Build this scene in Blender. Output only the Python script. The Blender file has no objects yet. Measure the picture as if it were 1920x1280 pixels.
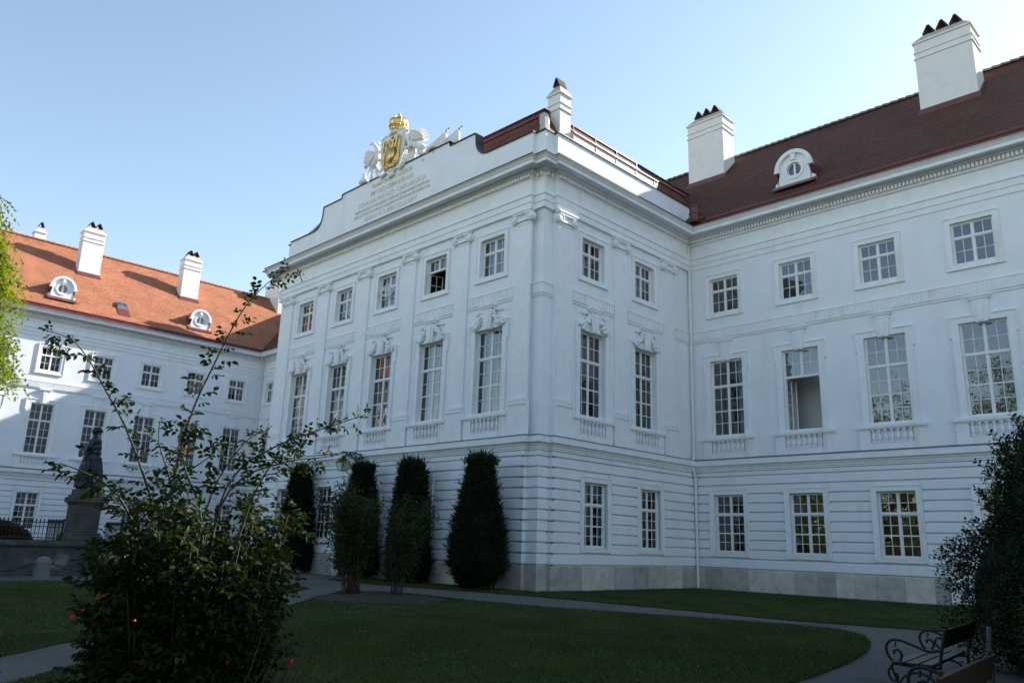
import bpy, bmesh, math, random
import numpy as np
from mathutils import Vector, Matrix, Quaternion
random.seed(7); rng = np.random.default_rng(11)
scene = bpy.context.scene
col = scene.collection

# ------------------------------------------------------------------ camera
CAM = Vector((21.059, -22.703, 1.65)); YAW, PITCH, ROLL, FPX = 0.7860, 0.2520, 0.0330, 1485.7
fw = Vector((-math.sin(YAW)*math.cos(PITCH), math.cos(YAW)*math.cos(PITCH), math.sin(PITCH)))
rt0 = Vector((math.cos(YAW), math.sin(YAW), 0)); up0 = rt0.cross(fw)
rt = rt0*math.cos(ROLL) + up0*math.sin(ROLL); up = up0*math.cos(ROLL) - rt0*math.sin(ROLL)
cam = bpy.data.cameras.new('camera'); cam.sensor_width = 36; cam.lens = 36*FPX/1920
cam.clip_end = 2000; cam.clip_start = .05
co = bpy.data.objects.new('camera', cam); col.objects.link(co)
m = Matrix((rt, up, -fw)).transposed().to_4x4(); m.translation = CAM; co.matrix_world = m
scene.camera = co

# ------------------------------------------------------------------ sky, sun, exposure
SUN = Vector((0.85, 3.22, 1.96)).normalized()
w = bpy.data.worlds.new("World"); scene.world = w; w.use_nodes = True
nt = w.node_tree; bg = nt.nodes['Background']
sky = nt.nodes.new('ShaderNodeTexSky'); sky.sky_type = 'NISHITA'; sky.sun_disc = False
sky.sun_elevation = math.asin(SUN.z); sky.sun_rotation = math.atan2(SUN.x, SUN.y)
sky.air_density = 1.0; sky.dust_density = 0.35; sky.ozone_density = 1.0; sky.altitude = 200
hsv = nt.nodes.new('ShaderNodeHueSaturation'); hsv.inputs['Saturation'].default_value = .92
nt.links.new(sky.outputs[0], hsv.inputs['Color']); tint = nt.nodes.new('ShaderNodeVectorMath'); tint.operation = 'MULTIPLY'; tint.inputs[1].default_value = (1.04, 1.02, .95)
nt.links.new(hsv.outputs[0], tint.inputs[0]); nt.links.new(tint.outputs[0], bg.inputs[0]); bg.inputs[1].default_value = 0.131
sl = bpy.data.lights.new('sun', 'SUN'); sl.energy = 5.0; sl.angle = math.radians(.5); sl.color = (1, .93, .82)
so = bpy.data.objects.new('sun', sl); col.objects.link(so); so.rotation_euler = SUN.to_track_quat('Z', 'Y').to_euler()
so.location = (0, 0, 60)
scene.view_settings.view_transform = 'Standard'; scene.view_settings.look = 'None'
scene.view_settings.exposure = 1.15; scene.view_settings.gamma = 1

# ------------------------------------------------------------------ helpers
def at(px, py, d):
    v = fw*FPX + rt*(px-960) - up*(py-640); v.normalize(); return CAM + v*d
def hit(px, py, ax, val):
    v = fw*FPX + rt*(px-960) - up*(py-640); return CAM + v*((val-CAM[ax])/v[ax])

class MB:
    def __init__(s): s.v = []; s.f = []; s.c = []; s.tone = None
    def add(s, vs, fs):
        o = len(s.v); s.v += [tuple(p) for p in vs]
        for f in fs: s.f.append(tuple(i+o for i in f)); s.c.append(s.tone)
    def quad(s, a, b, c, d): s.add([a, b, c, d], [(0, 1, 2, 3)])
    def hexa(s, p):    # 8 corners: bottom 0-3, top 4-7
        s.add(p, [(0, 3, 2, 1), (4, 5, 6, 7), (0, 1, 5, 4), (1, 2, 6, 5), (2, 3, 7, 6), (3, 0, 4, 7)])
    def box(s, x0, x1, y0, y1, z0, z1):
        s.hexa([(x0, y0, z0), (x1, y0, z0), (x1, y1, z0), (x0, y1, z0), (x0, y0, z1), (x1, y0, z1), (x1, y1, z1), (x0, y1, z1)])
    def obox(s, c, ax, ay, az, hx, hy, hz):
        c = Vector(c); P = []
        for k in (-1, 1):
            for i, j in ((-1, -1), (1, -1), (1, 1), (-1, 1)): P.append(c+ax*hx*i+ay*hy*j+az*hz*k)
        s.hexa(P)
    def fbox(s, F, u0, u1, z0, z1, d0, d1):
        s.hexa([F(u0, z0, d0), F(u1, z0, d0), F(u1, z0, d1), F(u0, z0, d1), F(u0, z1, d0), F(u1, z1, d0), F(u1, z1, d1), F(u0, z1, d1)])
    def prism(s, F, poly, d0, d1):
        n = len(poly); vs = [F(u, z, d0) for u, z in poly]+[F(u, z, d1) for u, z in poly]
        s.add(vs, [tuple(range(n)), tuple(range(2*n-1, n-1, -1))]+[(i, (i+1) % n, n+(i+1) % n, n+i) for i in range(n)])
    def tube(s, pts, r, seg=6, cap=True):
        pts = [Vector(p) for p in pts]; n = len(pts); rr = r if isinstance(r, (list, tuple)) else [r]*n
        vs = []; a = None
        for i, p in enumerate(pts):
            t = (pts[min(i+1, n-1)]-pts[max(i-1, 0)])
            if t.length < 1e-9: t = Vector((0, 0, 1))
            t.normalize()
            if a is None: a = t.orthogonal().normalized()
            else:
                a = a - t*a.dot(t); a = a.normalized() if a.length > 1e-6 else t.orthogonal().normalized()
            b = t.cross(a)
            for k in range(seg):
                th = 2*math.pi*k/seg; vs.append(p+a*math.cos(th)*rr[i]+b*math.sin(th)*rr[i])
        fs = [(i*seg+k, i*seg+(k+1) % seg, (i+1)*seg+(k+1) % seg, (i+1)*seg+k) for i in range(n-1) for k in range(seg)]
        if cap: fs += [tuple(range(seg-1, -1, -1)), tuple((n-1)*seg+k for k in range(seg))]
        s.add(vs, fs)
    def lathe(s, c, prof, seg=12, ax=None, flat=1.0):
        c = Vector(c); az = Vector(ax).normalized() if ax else Vector((0, 0, 1)); a = az.orthogonal().normalized() if ax else Vector((1, 0, 0)); b = az.cross(a)
        vs = []; n = len(prof)
        for r, z in prof:
            for k in range(seg):
                th = 2*math.pi*k/seg; vs.append(c+az*z+a*math.cos(th)*r+b*math.sin(th)*r*flat)
        fs = [(i*seg+k, i*seg+(k+1) % seg, (i+1)*seg+(k+1) % seg, (i+1)*seg+k) for i in range(n-1) for k in range(seg)]
        fs += [tuple(range(seg-1, -1, -1)), tuple((n-1)*seg+k for k in range(seg))]
        s.add(vs, fs)
    def ball(s, c, r, seg=8, rings=5, M=None):
        c = Vector(c); r = Vector(r) if hasattr(r, '__len__') else Vector((r, r, r)); vs = []
        for i in range(rings+1):
            ph = math.pi*i/rings
            for k in range(seg):
                th = 2*math.pi*k/seg
                p = Vector((r.x*math.sin(ph)*math.cos(th), r.y*math.sin(ph)*math.sin(th), r.z*math.cos(ph)))
                if M: p = M @ p
                vs.append(c+p)
        s.add(vs, [(i*seg+k, (i+1)*seg+k, (i+1)*seg+(k+1) % seg, i*seg+(k+1) % seg) for i in range(rings) for k in range(seg)])
    def sweep(s, path, prof, cap=False):   # path: list of (x,y); outward is to the right of travel; prof: (d,z)
        n = len(path); P = [Vector((p[0], p[1])) for p in path]; ms = []
        for i in range(n):
            ns = []
            if i > 0: t = (P[i]-P[i-1]).normalized(); ns.append(Vector((t.y, -t.x)))
            if i < n-1: t = (P[i+1]-P[i]).normalized(); ns.append(Vector((t.y, -t.x)))
            if len(ns) == 2: ms.append((ns[0]+ns[1])/(1+ns[0].dot(ns[1])))
            else: ms.append(ns[0])
        k = len(prof); vs = []
        for p, mm in zip(P, ms):
            for d, z in prof: q = p+mm*d; vs.append((q.x, q.y, z))
        fs = [(i*k+j, i*k+j+1, (i+1)*k+j+1, (i+1)*k+j) for i in range(n-1) for j in range(k-1)]
        if cap: fs += [tuple(range(k)), tuple((n-1)*k+j for j in range(k-1, -1, -1))]
        s.add(vs, fs)
    def build(s, name, mat, parent=None, smooth=False, uv=None, org=None, recalc=True, bevel=0):
        me = bpy.data.meshes.new(name)
        o0 = Vector(org) if org is not None else Vector((0, 0, 0))
        pv = parent_world(parent)
        me.from_pydata([tuple(Vector(p)-o0) for p in s.v], [], s.f)
        if any(c is not None for c in s.c):
            at_ = me.attributes.new('tone', 'FLOAT', 'FACE'); at_.data.foreach_set('value', [0.5 if c is None else c for c in s.c])
        if recalc:
            b = bmesh.new(); b.from_mesh(me); bmesh.ops.recalc_face_normals(b, faces=b.faces); b.to_mesh(me); b.free()
        if uv:
            l = me.uv_layers.new(name='uv')
            for lp in me.loops: l.data[lp.index].uv = uv(Vector(me.vertices[lp.vertex_index].co)+o0)
        me.materials.append(mat)
        if smooth: me.polygons.foreach_set('use_smooth', [True]*len(me.polygons))
        ob = bpy.data.objects.new(name, me); col.objects.link(ob)
        ob.location = o0-pv; ob.parent = parent
        if bevel:
            bv = ob.modifiers.new('bevel', 'BEVEL'); bv.width = bevel; bv.segments = 1; bv.limit_method = 'ANGLE'
        return ob
def parent_world(p):
    v = Vector((0, 0, 0))
    while p: v += p.location; p = p.parent
    return v
def tag(o, label=None, cat=None, group=None, kind=None):
    if label: o['label'] = label
    if cat: o['category'] = cat
    if group: o['group'] = group
    if kind: o['kind'] = kind
    return o
def empty(name, loc, label, cat, group=None):
    o = bpy.data.objects.new(name, None); col.objects.link(o); o.location = loc; o.empty_display_size = .2
    return tag(o, label, cat, group)
def smooth(pts, k=4, closed=False):
    P = [Vector(p) for p in pts]; n = len(P); out = []
    rng_ = range(n) if closed else range(n-1)
    for i in rng_:
        g = (lambda j: P[j % n]) if closed else (lambda j: P[max(0, min(n-1, j))])
        a, b, c, d = g(i-1), g(i), g(i+1), g(i+2)
        for q in range(k):
            t = q/k; out.append(.5*((2*b)+(c-a)*t+(2*a-5*b+4*c-d)*t*t+(3*b-a-3*c+d)*t**3))
    if not closed: out.append(P[-1])
    return out
class Fc:
    def __init__(s, o, u, n): s.o = Vector((o[0], o[1], 0)); s.u = Vector((u[0], u[1], 0)); s.n = Vector((n[0], n[1], 0))
    def __call__(s, u, z, d=0): p = s.o+s.u*u+s.n*d; return Vector((p.x, p.y, z))

# ------------------------------------------------------------------ materials
def newmat(name):
    m = bpy.data.materials.new(name); m.use_nodes = True; nt = m.node_tree
    return m, nt, nt.nodes['Principled BSDF']
def N(nt, t, **k):
    n = nt.nodes.new(t)
    for a, v in k.items(): setattr(n, a, v)
    return n
def basic(name, c, rough=.7, metal=0, var=.12, scale=3, bump=0, bscale=40, spec=.5, tone=0, stretch=None, dirt=None, dstretch=None):
    m, nt, p = newmat(name); L = nt.links
    p.inputs['Roughness'].default_value = rough; p.inputs['Metallic'].default_value = metal; p.inputs['Specular IOR Level'].default_value = spec
    tc = N(nt, 'ShaderNodeTexCoord'); vec = tc.outputs['Object']
    if stretch:
        mp = N(nt, 'ShaderNodeMapping'); mp.inputs['Scale'].default_value = stretch; L.new(vec, mp.inputs[0]); vec = mp.outputs[0]
    nz = N(nt, 'ShaderNodeTexNoise'); nz.inputs['Scale'].default_value = scale; nz.inputs['Detail'].default_value = 6; L.new(vec, nz.inputs['Vector'])
    mr = N(nt, 'ShaderNodeMapRange'); mr.inputs['From Min'].default_value = .25; mr.inputs['From Max'].default_value = .75
    mr.inputs['To Min'].default_value = 1-var; mr.inputs['To Max'].default_value = 1+var; L.new(nz.outputs['Fac'], mr.inputs['Value'])
    mul = N(nt, 'ShaderNodeVectorMath', operation='SCALE'); mul.inputs[0].default_value = c[:3]; L.new(mr.outputs[0], mul.inputs['Scale'])
    out = mul.outputs[0]
    if tone:
        a = N(nt, 'ShaderNodeAttribute', attribute_name='tone'); r2 = N(nt, 'ShaderNodeMapRange')
        r2.inputs['To Min'].default_value = 1-tone; r2.inputs['To Max'].default_value = 1+tone; L.new(a.outputs['Fac'], r2.inputs['Value'])
        m2 = N(nt, 'ShaderNodeVectorMath', operation='SCALE'); L.new(out, m2.inputs[0]); L.new(r2.outputs[0], m2.inputs['Scale']); out = m2.outputs[0]
    if dirt:   # stains with a shape of their own
        n3 = N(nt, 'ShaderNodeTexNoise'); n3.inputs['Scale'].default_value = dirt[1]; n3.inputs['Detail'].default_value = 8; dv = tc.outputs['Object']
        if dstretch: m3 = N(nt, 'ShaderNodeMapping'); m3.inputs['Scale'].default_value = dstretch; L.new(dv, m3.inputs[0]); dv = m3.outputs[0]
        L.new(dv, n3.inputs['Vector'])
        r3 = N(nt, 'ShaderNodeMapRange'); r3.inputs['From Min'].default_value = dirt[2]; r3.inputs['From Max'].default_value = dirt[2]+.12; L.new(n3.outputs['Fac'], r3.inputs['Value'])
        mx = N(nt, 'ShaderNodeMix', data_type='RGBA'); mx.inputs['B'].default_value = (*dirt[0], 1); L.new(r3.outputs[0], mx.inputs['Factor']); L.new(out, mx.inputs['A']); out = mx.outputs['Result']
    L.new(out, p.inputs['Base Color'])
    if bump:
        nb = N(nt, 'ShaderNodeTexNoise'); nb.inputs['Scale'].default_value = bscale; nb.inputs['Detail'].default_value = 4; L.new(tc.outputs['Object'], nb.inputs['Vector'])
        bp = N(nt, 'ShaderNodeBump'); bp.inputs['Strength'].default_value = bump; bp.inputs['Distance'].default_value = .02; L.new(nb.outputs['Fac'], bp.inputs['Height']); L.new(bp.outputs[0], p.inputs['Normal'])
    return m
def leafmat(name, c1, c2, trans=.35, rough=.5, ygreen=None):
    m, nt, p = newmat(name); L = nt.links; out = nt.nodes['Material Output']
    a = N(nt, 'ShaderNodeAttribute', attribute_name='tone')
    r = N(nt, 'ShaderNodeMix', data_type='RGBA'); r.inputs['A'].default_value = (*c1, 1); r.inputs['B'].default_value = (*c2, 1); L.new(a.outputs['Fac'], r.inputs['Factor'])
    c = r.outputs['Result']
    if ygreen:
        mr = N(nt, 'ShaderNodeMapRange'); mr.inputs['From Min'].default_value = ygreen[1]; mr.inputs['From Max'].default_value = ygreen[1]+.01; L.new(a.outputs['Fac'], mr.inputs['Value'])
        r2 = N(nt, 'ShaderNodeMix', data_type='RGBA'); r2.inputs['B'].default_value = (*ygreen[0], 1); L.new(mr.outputs[0], r2.inputs['Factor']); L.new(c, r2.inputs['A']); c = r2.outputs['Result']
    L.new(c, p.inputs['Base Color']); p.inputs['Roughness'].default_value = rough; p.inputs['Specular IOR Level'].default_value = .22
    t = N(nt, 'ShaderNodeBsdfTranslucent'); g = N(nt, 'ShaderNodeVectorMath', operation='MULTIPLY'); g.inputs[1].default_value = (1.5, 1.45, .5); L.new(c, g.inputs[0]); L.new(g.outputs[0], t.inputs['Color'])
    mx = N(nt, 'ShaderNodeMixShader'); mx.inputs[0].default_value = trans; L.new(p.outputs[0], mx.inputs[1]); L.new(t.outputs[0], mx.inputs[2]); L.new(mx.outputs[0], out.inputs['Surface'])
    return m
def tilemat(name, c1=(.46, .19, .105), c2=(.34, .132, .072), cm=(.10, .035, .02), pale=(.45, .2, .11)):
    m, nt, p = newmat(name); L = nt.links
    uv = N(nt, 'ShaderNodeUVMap')
    br = N(nt, 'ShaderNodeTexBrick'); br.inputs['Scale'].default_value = 1; br.inputs['Brick Width'].default_value = .18; br.inputs['Row Height'].default_value = .165
    br.inputs['Mortar Size'].default_value = .017; br.inputs['Color1'].default_value = (*c1, 1); br.inputs['Color2'].default_value = (*c2, 1); br.inputs['Mortar'].default_value = (*cm, 1)
    br.inputs['Bias'].default_value = -.1
    L.new(uv.outputs[0], br.inputs['Vector'])
    nz = N(nt, 'ShaderNodeTexNoise'); nz.inputs['Scale'].default_value = .55; nz.inputs['Detail'].default_value = 7; nz.inputs['Roughness'].default_value = .65; L.new(uv.outputs[0], nz.inputs['Vector'])
    mr = N(nt, 'ShaderNodeMapRange'); mr.inputs['From Min'].default_value = .3; mr.inputs['From Max'].default_value = .7; mr.inputs['To Min'].default_value = .78; mr.inputs['To Max'].default_value = 1.2; L.new(nz.outputs['Fac'], mr.inputs['Value'])
    sc = N(nt, 'ShaderNodeVectorMath', operation='SCALE'); L.new(br.outputs['Color'], sc.inputs[0]); L.new(mr.outputs[0], sc.inputs['Scale'])
    # scattered replaced (paler) tiles
    n2 = N(nt, 'ShaderNodeTexNoise'); n2.inputs['Scale'].default_value = 1.6; n2.inputs['Detail'].default_value = 3
    mp = N(nt, 'ShaderNodeMapping'); mp.inputs['Scale'].default_value = (1, 3.2, 1); L.new(uv.outputs[0], mp.inputs[0]); L.new(mp.outputs[0], n2.inputs['Vector'])
    r2 = N(nt, 'ShaderNodeMapRange'); r2.inputs['From Min'].default_value = .68; r2.inputs['From Max'].default_value = .74; r2.inputs['To Max'].default_value = .6; L.new(n2.outputs['Fac'], r2.inputs['Value'])
    mx = N(nt, 'ShaderNodeMix', data_type='RGBA'); mx.inputs['B'].default_value = (*pale, 1); L.new(sc.outputs[0], mx.inputs['A']); L.new(r2.outputs[0], mx.inputs['Factor'])
    L.new(mx.outputs['Result'], p.inputs['Base Color']); p.inputs['Roughness'].default_value = .85; p.inputs['Specular IOR Level'].default_value = .2
    # tile rows: saw-tooth steps up the slope
    sx = N(nt, 'ShaderNodeSeparateXYZ'); L.new(uv.outputs[0], sx.inputs[0])
    dv = N(nt, 'ShaderNodeMath', operation='DIVIDE'); dv.inputs[1].default_value = .165; L.new(sx.outputs['Y'], dv.inputs[0])
    fr = N(nt, 'ShaderNodeMath', operation='FRACT'); L.new(dv.outputs[0], fr.inputs[0])
    inv = N(nt, 'ShaderNodeMath', operation='SUBTRACT'); inv.inputs[0].default_value = 1; L.new(fr.outputs[0], inv.inputs[1])
    ad = N(nt, 'ShaderNodeMath', operation='MULTIPLY_ADD'); L.new(br.outputs['Fac'], ad.inputs[0]); ad.inputs[1].default_value = -.4; L.new(inv.outputs[0], ad.inputs[2])
    bp = N(nt, 'ShaderNodeBump'); bp.inputs['Strength'].default_value = .8; bp.inputs['Distance'].default_value = .025; L.new(ad.outputs[0], bp.inputs['Height']); L.new(bp.outputs[0], p.inputs['Normal'])
    return m
def glassmat(name):
    m, nt, p = newmat(name); L = nt.links; nt.nodes.remove(p); out = nt.nodes['Material Output']
    t = N(nt, 'ShaderNodeBsdfTransparent'); t.inputs[0].default_value = (.62, .66, .66, 1)
    g = N(nt, 'ShaderNodeBsdfGlossy'); g.inputs['Roughness'].default_value = .0; g.inputs['Color'].default_value = (.95, .97, 1, 1)
    tc = N(nt, 'ShaderNodeTexCoord'); nz = N(nt, 'ShaderNodeTexNoise'); nz.inputs['Scale'].default_value = 2.5; nz.inputs['Detail'].default_value = 1; L.new(tc.outputs['Object'], nz.inputs['Vector'])
    bp = N(nt, 'ShaderNodeBump'); bp.inputs['Strength'].default_value = .06; bp.inputs['Distance'].default_value = .05; L.new(nz.outputs['Fac'], bp.inputs['Height']); L.new(bp.outputs[0], g.inputs['Normal'])
    fr = N(nt, 'ShaderNodeFresnel'); fr.inputs['IOR'].default_value = 2.1
    mx = N(nt, 'ShaderNodeMixShader'); L.new(fr.outputs[0], mx.inputs[0]); L.new(t.outputs[0], mx.inputs[1]); L.new(g.outputs[0], mx.inputs[2]); L.new(mx.outputs[0], out.inputs['Surface'])
    return m
M = {}
M['stucco'] = basic('white_stucco', (.80, .82, .86), .9, var=.045, scale=.9, bump=.3, bscale=60, spec=.25, dirt=((.76, .77, .80), 1.1, .57), dstretch=(1, 1, .16))
M['trim'] = basic('white_plaster_trim', (.81, .82, .845), .85, var=.05, scale=2.2, bump=.15, bscale=50, spec=.25, dirt=((.74, .725, .69), 1.7, .60), dstretch=(1, 1, .2))
M['chimney'] = basic('chimney_render', (.77, .755, .73), .95, var=.05, scale=2.2, bump=.4, bscale=25, dirt=((.62, .58, .52), 1.8, .64), spec=.2)
M['concrete'] = basic('chimney_crown_cement', (.45, .42, .38), .95, var=.25, scale=6, bump=.4, bscale=30, spec=.2)
M['plinth'] = basic('plinth_stone', (.47, .44, .395), .85, var=.22, scale=2.6, bump=.35, bscale=35, tone=.24, dirt=((.28, .26, .23), 1.3, .6), spec=.25)
M['tile'] = tilemat('roof_tiles')
M['oldtile'] = tilemat('weathered_roof_tiles', (.150, .060, .035), (.090, .036, .022), (.025, .014, .011), (.2, .11, .08))
M['midtile'] = tilemat('brown_roof_tiles', (.225, .080, .046), (.14, .05, .03), (.035, .016, .012), (.3, .14, .09))
M['oldridge'] = basic('weathered_ridge_tiles', (.15, .12, .10), .9, var=.45, scale=5, bump=.3, bscale=20)
M['cap'] = basic('sooty_chimney_caps', (.055, .034, .028), .9, var=.35, scale=8)
M['ridge'] = basic('ridge_tiles', (.36, .15, .09), .9, var=.35, scale=5, bump=.3, bscale=20)
M['mortar'] = basic('hip_mortar', (.42, .40, .37), .95, var=.3, scale=6, bump=.6, bscale=18)
M['copper'] = basic('red_painted_sheet', (.135, .034, .029), .36, var=.15, scale=2, spec=.5)
M['lead'] = basic('lead_flashing', (.13, .14, .16), .55, var=.2, scale=3)
M['darkedge'] = basic('dark_flashing', (.035, .02, .022), .5, var=.2, scale=3)
M['wood_white'] = basic('white_window_paint', (.80, .80, .79), .55, var=.02, scale=3)
M['glass'] = glassmat('window_glass')
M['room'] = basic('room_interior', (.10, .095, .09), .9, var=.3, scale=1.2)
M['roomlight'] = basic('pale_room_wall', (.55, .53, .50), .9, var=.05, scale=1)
M['curtain'] = basic('sheer_curtain', (.72, .74, .78), .9, var=.08, scale=4, stretch=(8, 8, .3))
M['cream'] = basic('cream_painted_boards', (.66, .60, .53), .6, var=.06, scale=2)
M['pipe'] = basic('white_pipe', (.74, .74, .73), .45, var=.03, scale=2)
M['door'] = basic('dark_red_door', (.10, .03, .022), .5, var=.2, scale=4)
M['gold'] = basic('gilding', (.72, .50, .19), .42, metal=1, var=.2, scale=8, bump=.25, bscale=18)
M['sculpt'] = basic('white_sculpture', (.78, .765, .74), .85, var=.07, scale=5, bump=.2, bscale=24, spec=.25)
M['letters'] = basic('letter_gilt', (.66, .61, .51), .5, var=.2, scale=8)
M['bronze'] = basic('dark_bronze', (.030, .033, .040), .45, metal=.5, var=.35, scale=5, bump=.3, bscale=16)
M['oldstone'] = basic('weathered_stone', (.080, .078, .071), .9, var=.4, scale=1.6, bump=.5, bscale=16, dirt=((.2, .2, .19), .9, .60), spec=.2)
M['granite'] = basic('grey_granite', (.16, .155, .155), .85, var=.2, scale=14, bump=.3, bscale=40)
M['iron'] = basic('black_iron', (.012, .012, .013), .5, var=.2, scale=5, spec=.4)
M['lampglass'] = basic('frosted_lamp_glass', (.55, .56, .53), .3, var=.04, scale=5)
M['benchwood'] = basic('varnished_brown_wood', (.026, .012, .008), .36, var=.35, scale=6, stretch=(12, 1.2, 12), bump=.15, bscale=30)
M['stake'] = basic('grey_stake', (.16, .16, .16), .7, var=.2, scale=6)
M['bark'] = basic('bark', (.06, .045, .035), .95, var=.35, scale=8, bump=.6, bscale=25)
M['cane'] = basic('rose_cane', (.022, .026, .011), .7, var=.4, scale=8)
M['soil'] = basic('garden_soil', (.03, .021, .016), 1, var=.4, scale=7, bump=1, bscale=22)
M['asphalt'] = basic('grey_path', (.090, .086, .081), .92, var=.4, scale=38, bump=.5, bscale=130, dirt=((.064, .061, .059), .45, .54))
M['lawn'] = basic('lawn_soil', (.034, .055, .014), 1, var=.5, scale=1.1, bump=1, bscale=60, spec=.1)
M['grass'] = leafmat('grass_blades', (.024, .042, .011), (.088, .102, .036), .25, .6, ygreen=((.17, .15, .06), .965))
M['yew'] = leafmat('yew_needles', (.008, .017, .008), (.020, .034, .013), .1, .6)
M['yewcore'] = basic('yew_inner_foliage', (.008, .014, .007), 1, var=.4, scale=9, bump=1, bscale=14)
M['rose'] = leafmat('rose_leaves', (.0075, .0165, .005), (.027, .047, .011), .3, .6, ygreen=((.16, .075, .012), .985))
M['shrub'] = leafmat('shrub_leaves', (.018, .032, .013), (.045, .062, .022), .3, .5, ygreen=((.13, .10, .02), .985))
M['hedge'] = leafmat('hedge_leaves', (.010, .021, .008), (.03, .05, .015), .2, .4)
M['tree'] = leafmat('tree_leaves', (.06, .10, .02), (.17, .20, .04), .42, .5)
M['locust'] = leafmat('locust_leaves', (.05, .09, .012), (.28, .33, .045), .42, .5)
M['distant'] = leafmat('distant_leaves', (.02, .035, .01), (.06, .07, .018), .2, .7)
M['autumn'] = leafmat('autumn_leaves', (.08, .09, .03), (.18, .16, .045), .4, .5)
M['bedding'] = leafmat('bedding_leaves', (.055, .02, .014), (.04, .045, .015), .2, .6, ygreen=((.25, .03, .02), .9))
M['petal'] = basic('rose_petal', (.42, .008, .022), .6, var=.2, scale=9)
M['neon'] = basic('white_eye_tube', (.9, .9, .9), .4, var=.0, scale=3)

# ------------------------------------------------------------------ palace dimensions
D, W = 11.061, 44.351
XL = -22.1; NO = .79; NP = .2; DG = .235
XE, YS = 40, -27
PATH = [(-W, YS), (-W, D), (XL, D), (XL, NO), (XL+NP, NO), (XL+NP, NP), (XL+NO, NP), (XL+NO, 0), (-NO, 0), (-NO, NP), (-NP, NP), (-NP, NO), (0, NO), (0, D), (XE, D)]
FR = Fc((0, 0), (1, 0), (0, -1)); SD = Fc((0, 0), (0, 1), (1, 0)); RW = Fc((0, D), (1, 0), (0, -1))
LW = Fc((-W, 0), (0, 1), (1, 0)); RET = Fc((-W, D), (1, 0), (0, -1))
ZU0, ZU1, ZM0, ZM1, ZG0, ZG1 = 13.143, 14.914, 7.018, 10.701, 1.673, 4.259
ZPL, ZST = .966, 5.95
front_u = [-3.065-3.874*k for k in range(5)]; side_u = [3.247, 7.127]
right_u = [1.987+3.703*k for k in range(6)]; left_u = [-6.028+3.69*k for k in range(-5, 5)]; ret_u = [1.65, 5.35]

palace = empty('palace', (0, 0, 0), 'white three storey baroque palace with red tiled roofs and pilastered centre block round the garden', 'palace')
pal = lambda mb, name, mat, parent=None, **k: mb.build(name, M[mat], parent or palace, **k)

def wall(mb, F, u0, u1, z0, z1, d, ops):
    us = sorted({u0, u1} | {v for o in ops for v in o[:2] if u0 < v < u1}); zs = sorted({z0, z1} | {v for o in ops for v in o[2:4] if z0 < v < z1})
    for a, b in zip(us, us[1:]):
        for c, e in zip(zs, zs[1:]):
            if any(o[0] <= (a+b)/2 <= o[1] and o[2] <= (c+e)/2 <= o[3] for o in ops): continue
            mb.quad(F(a, c, d), F(b, c, d), F(b, e, d), F(a, e, d))
    for a, b, c, e, dep in ops:
        mb.quad(F(a, c, d), F(a, c, -dep), F(a, e, -dep), F(a, e, d)); mb.quad(F(b, c, d), F(b, c, -dep), F(b, e, -dep), F(b, e, d))
        mb.quad(F(a, c, d), F(b, c, d), F(b, c, -dep), F(a, c, -dep)); mb.quad(F(a, e, d), F(b, e, d), F(b, e, -dep), F(a, e, -dep))

def border(mb, F, u0, u1, z0, z1, wd, d0, d1, sides='LRTB'):
    if 'T' in sides: mb.fbox(F, u0-wd, u1+wd, z1, z1+wd, d0, d1)
    if 'B' in sides: mb.fbox(F, u0-wd, u1+wd, z0-wd, z0, d0, d1)
    mb.fbox(F, u0-wd, u0, z0, z1, d0, d1); mb.fbox(F, u1, u1+wd, z0, z1, d0, d1)

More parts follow.
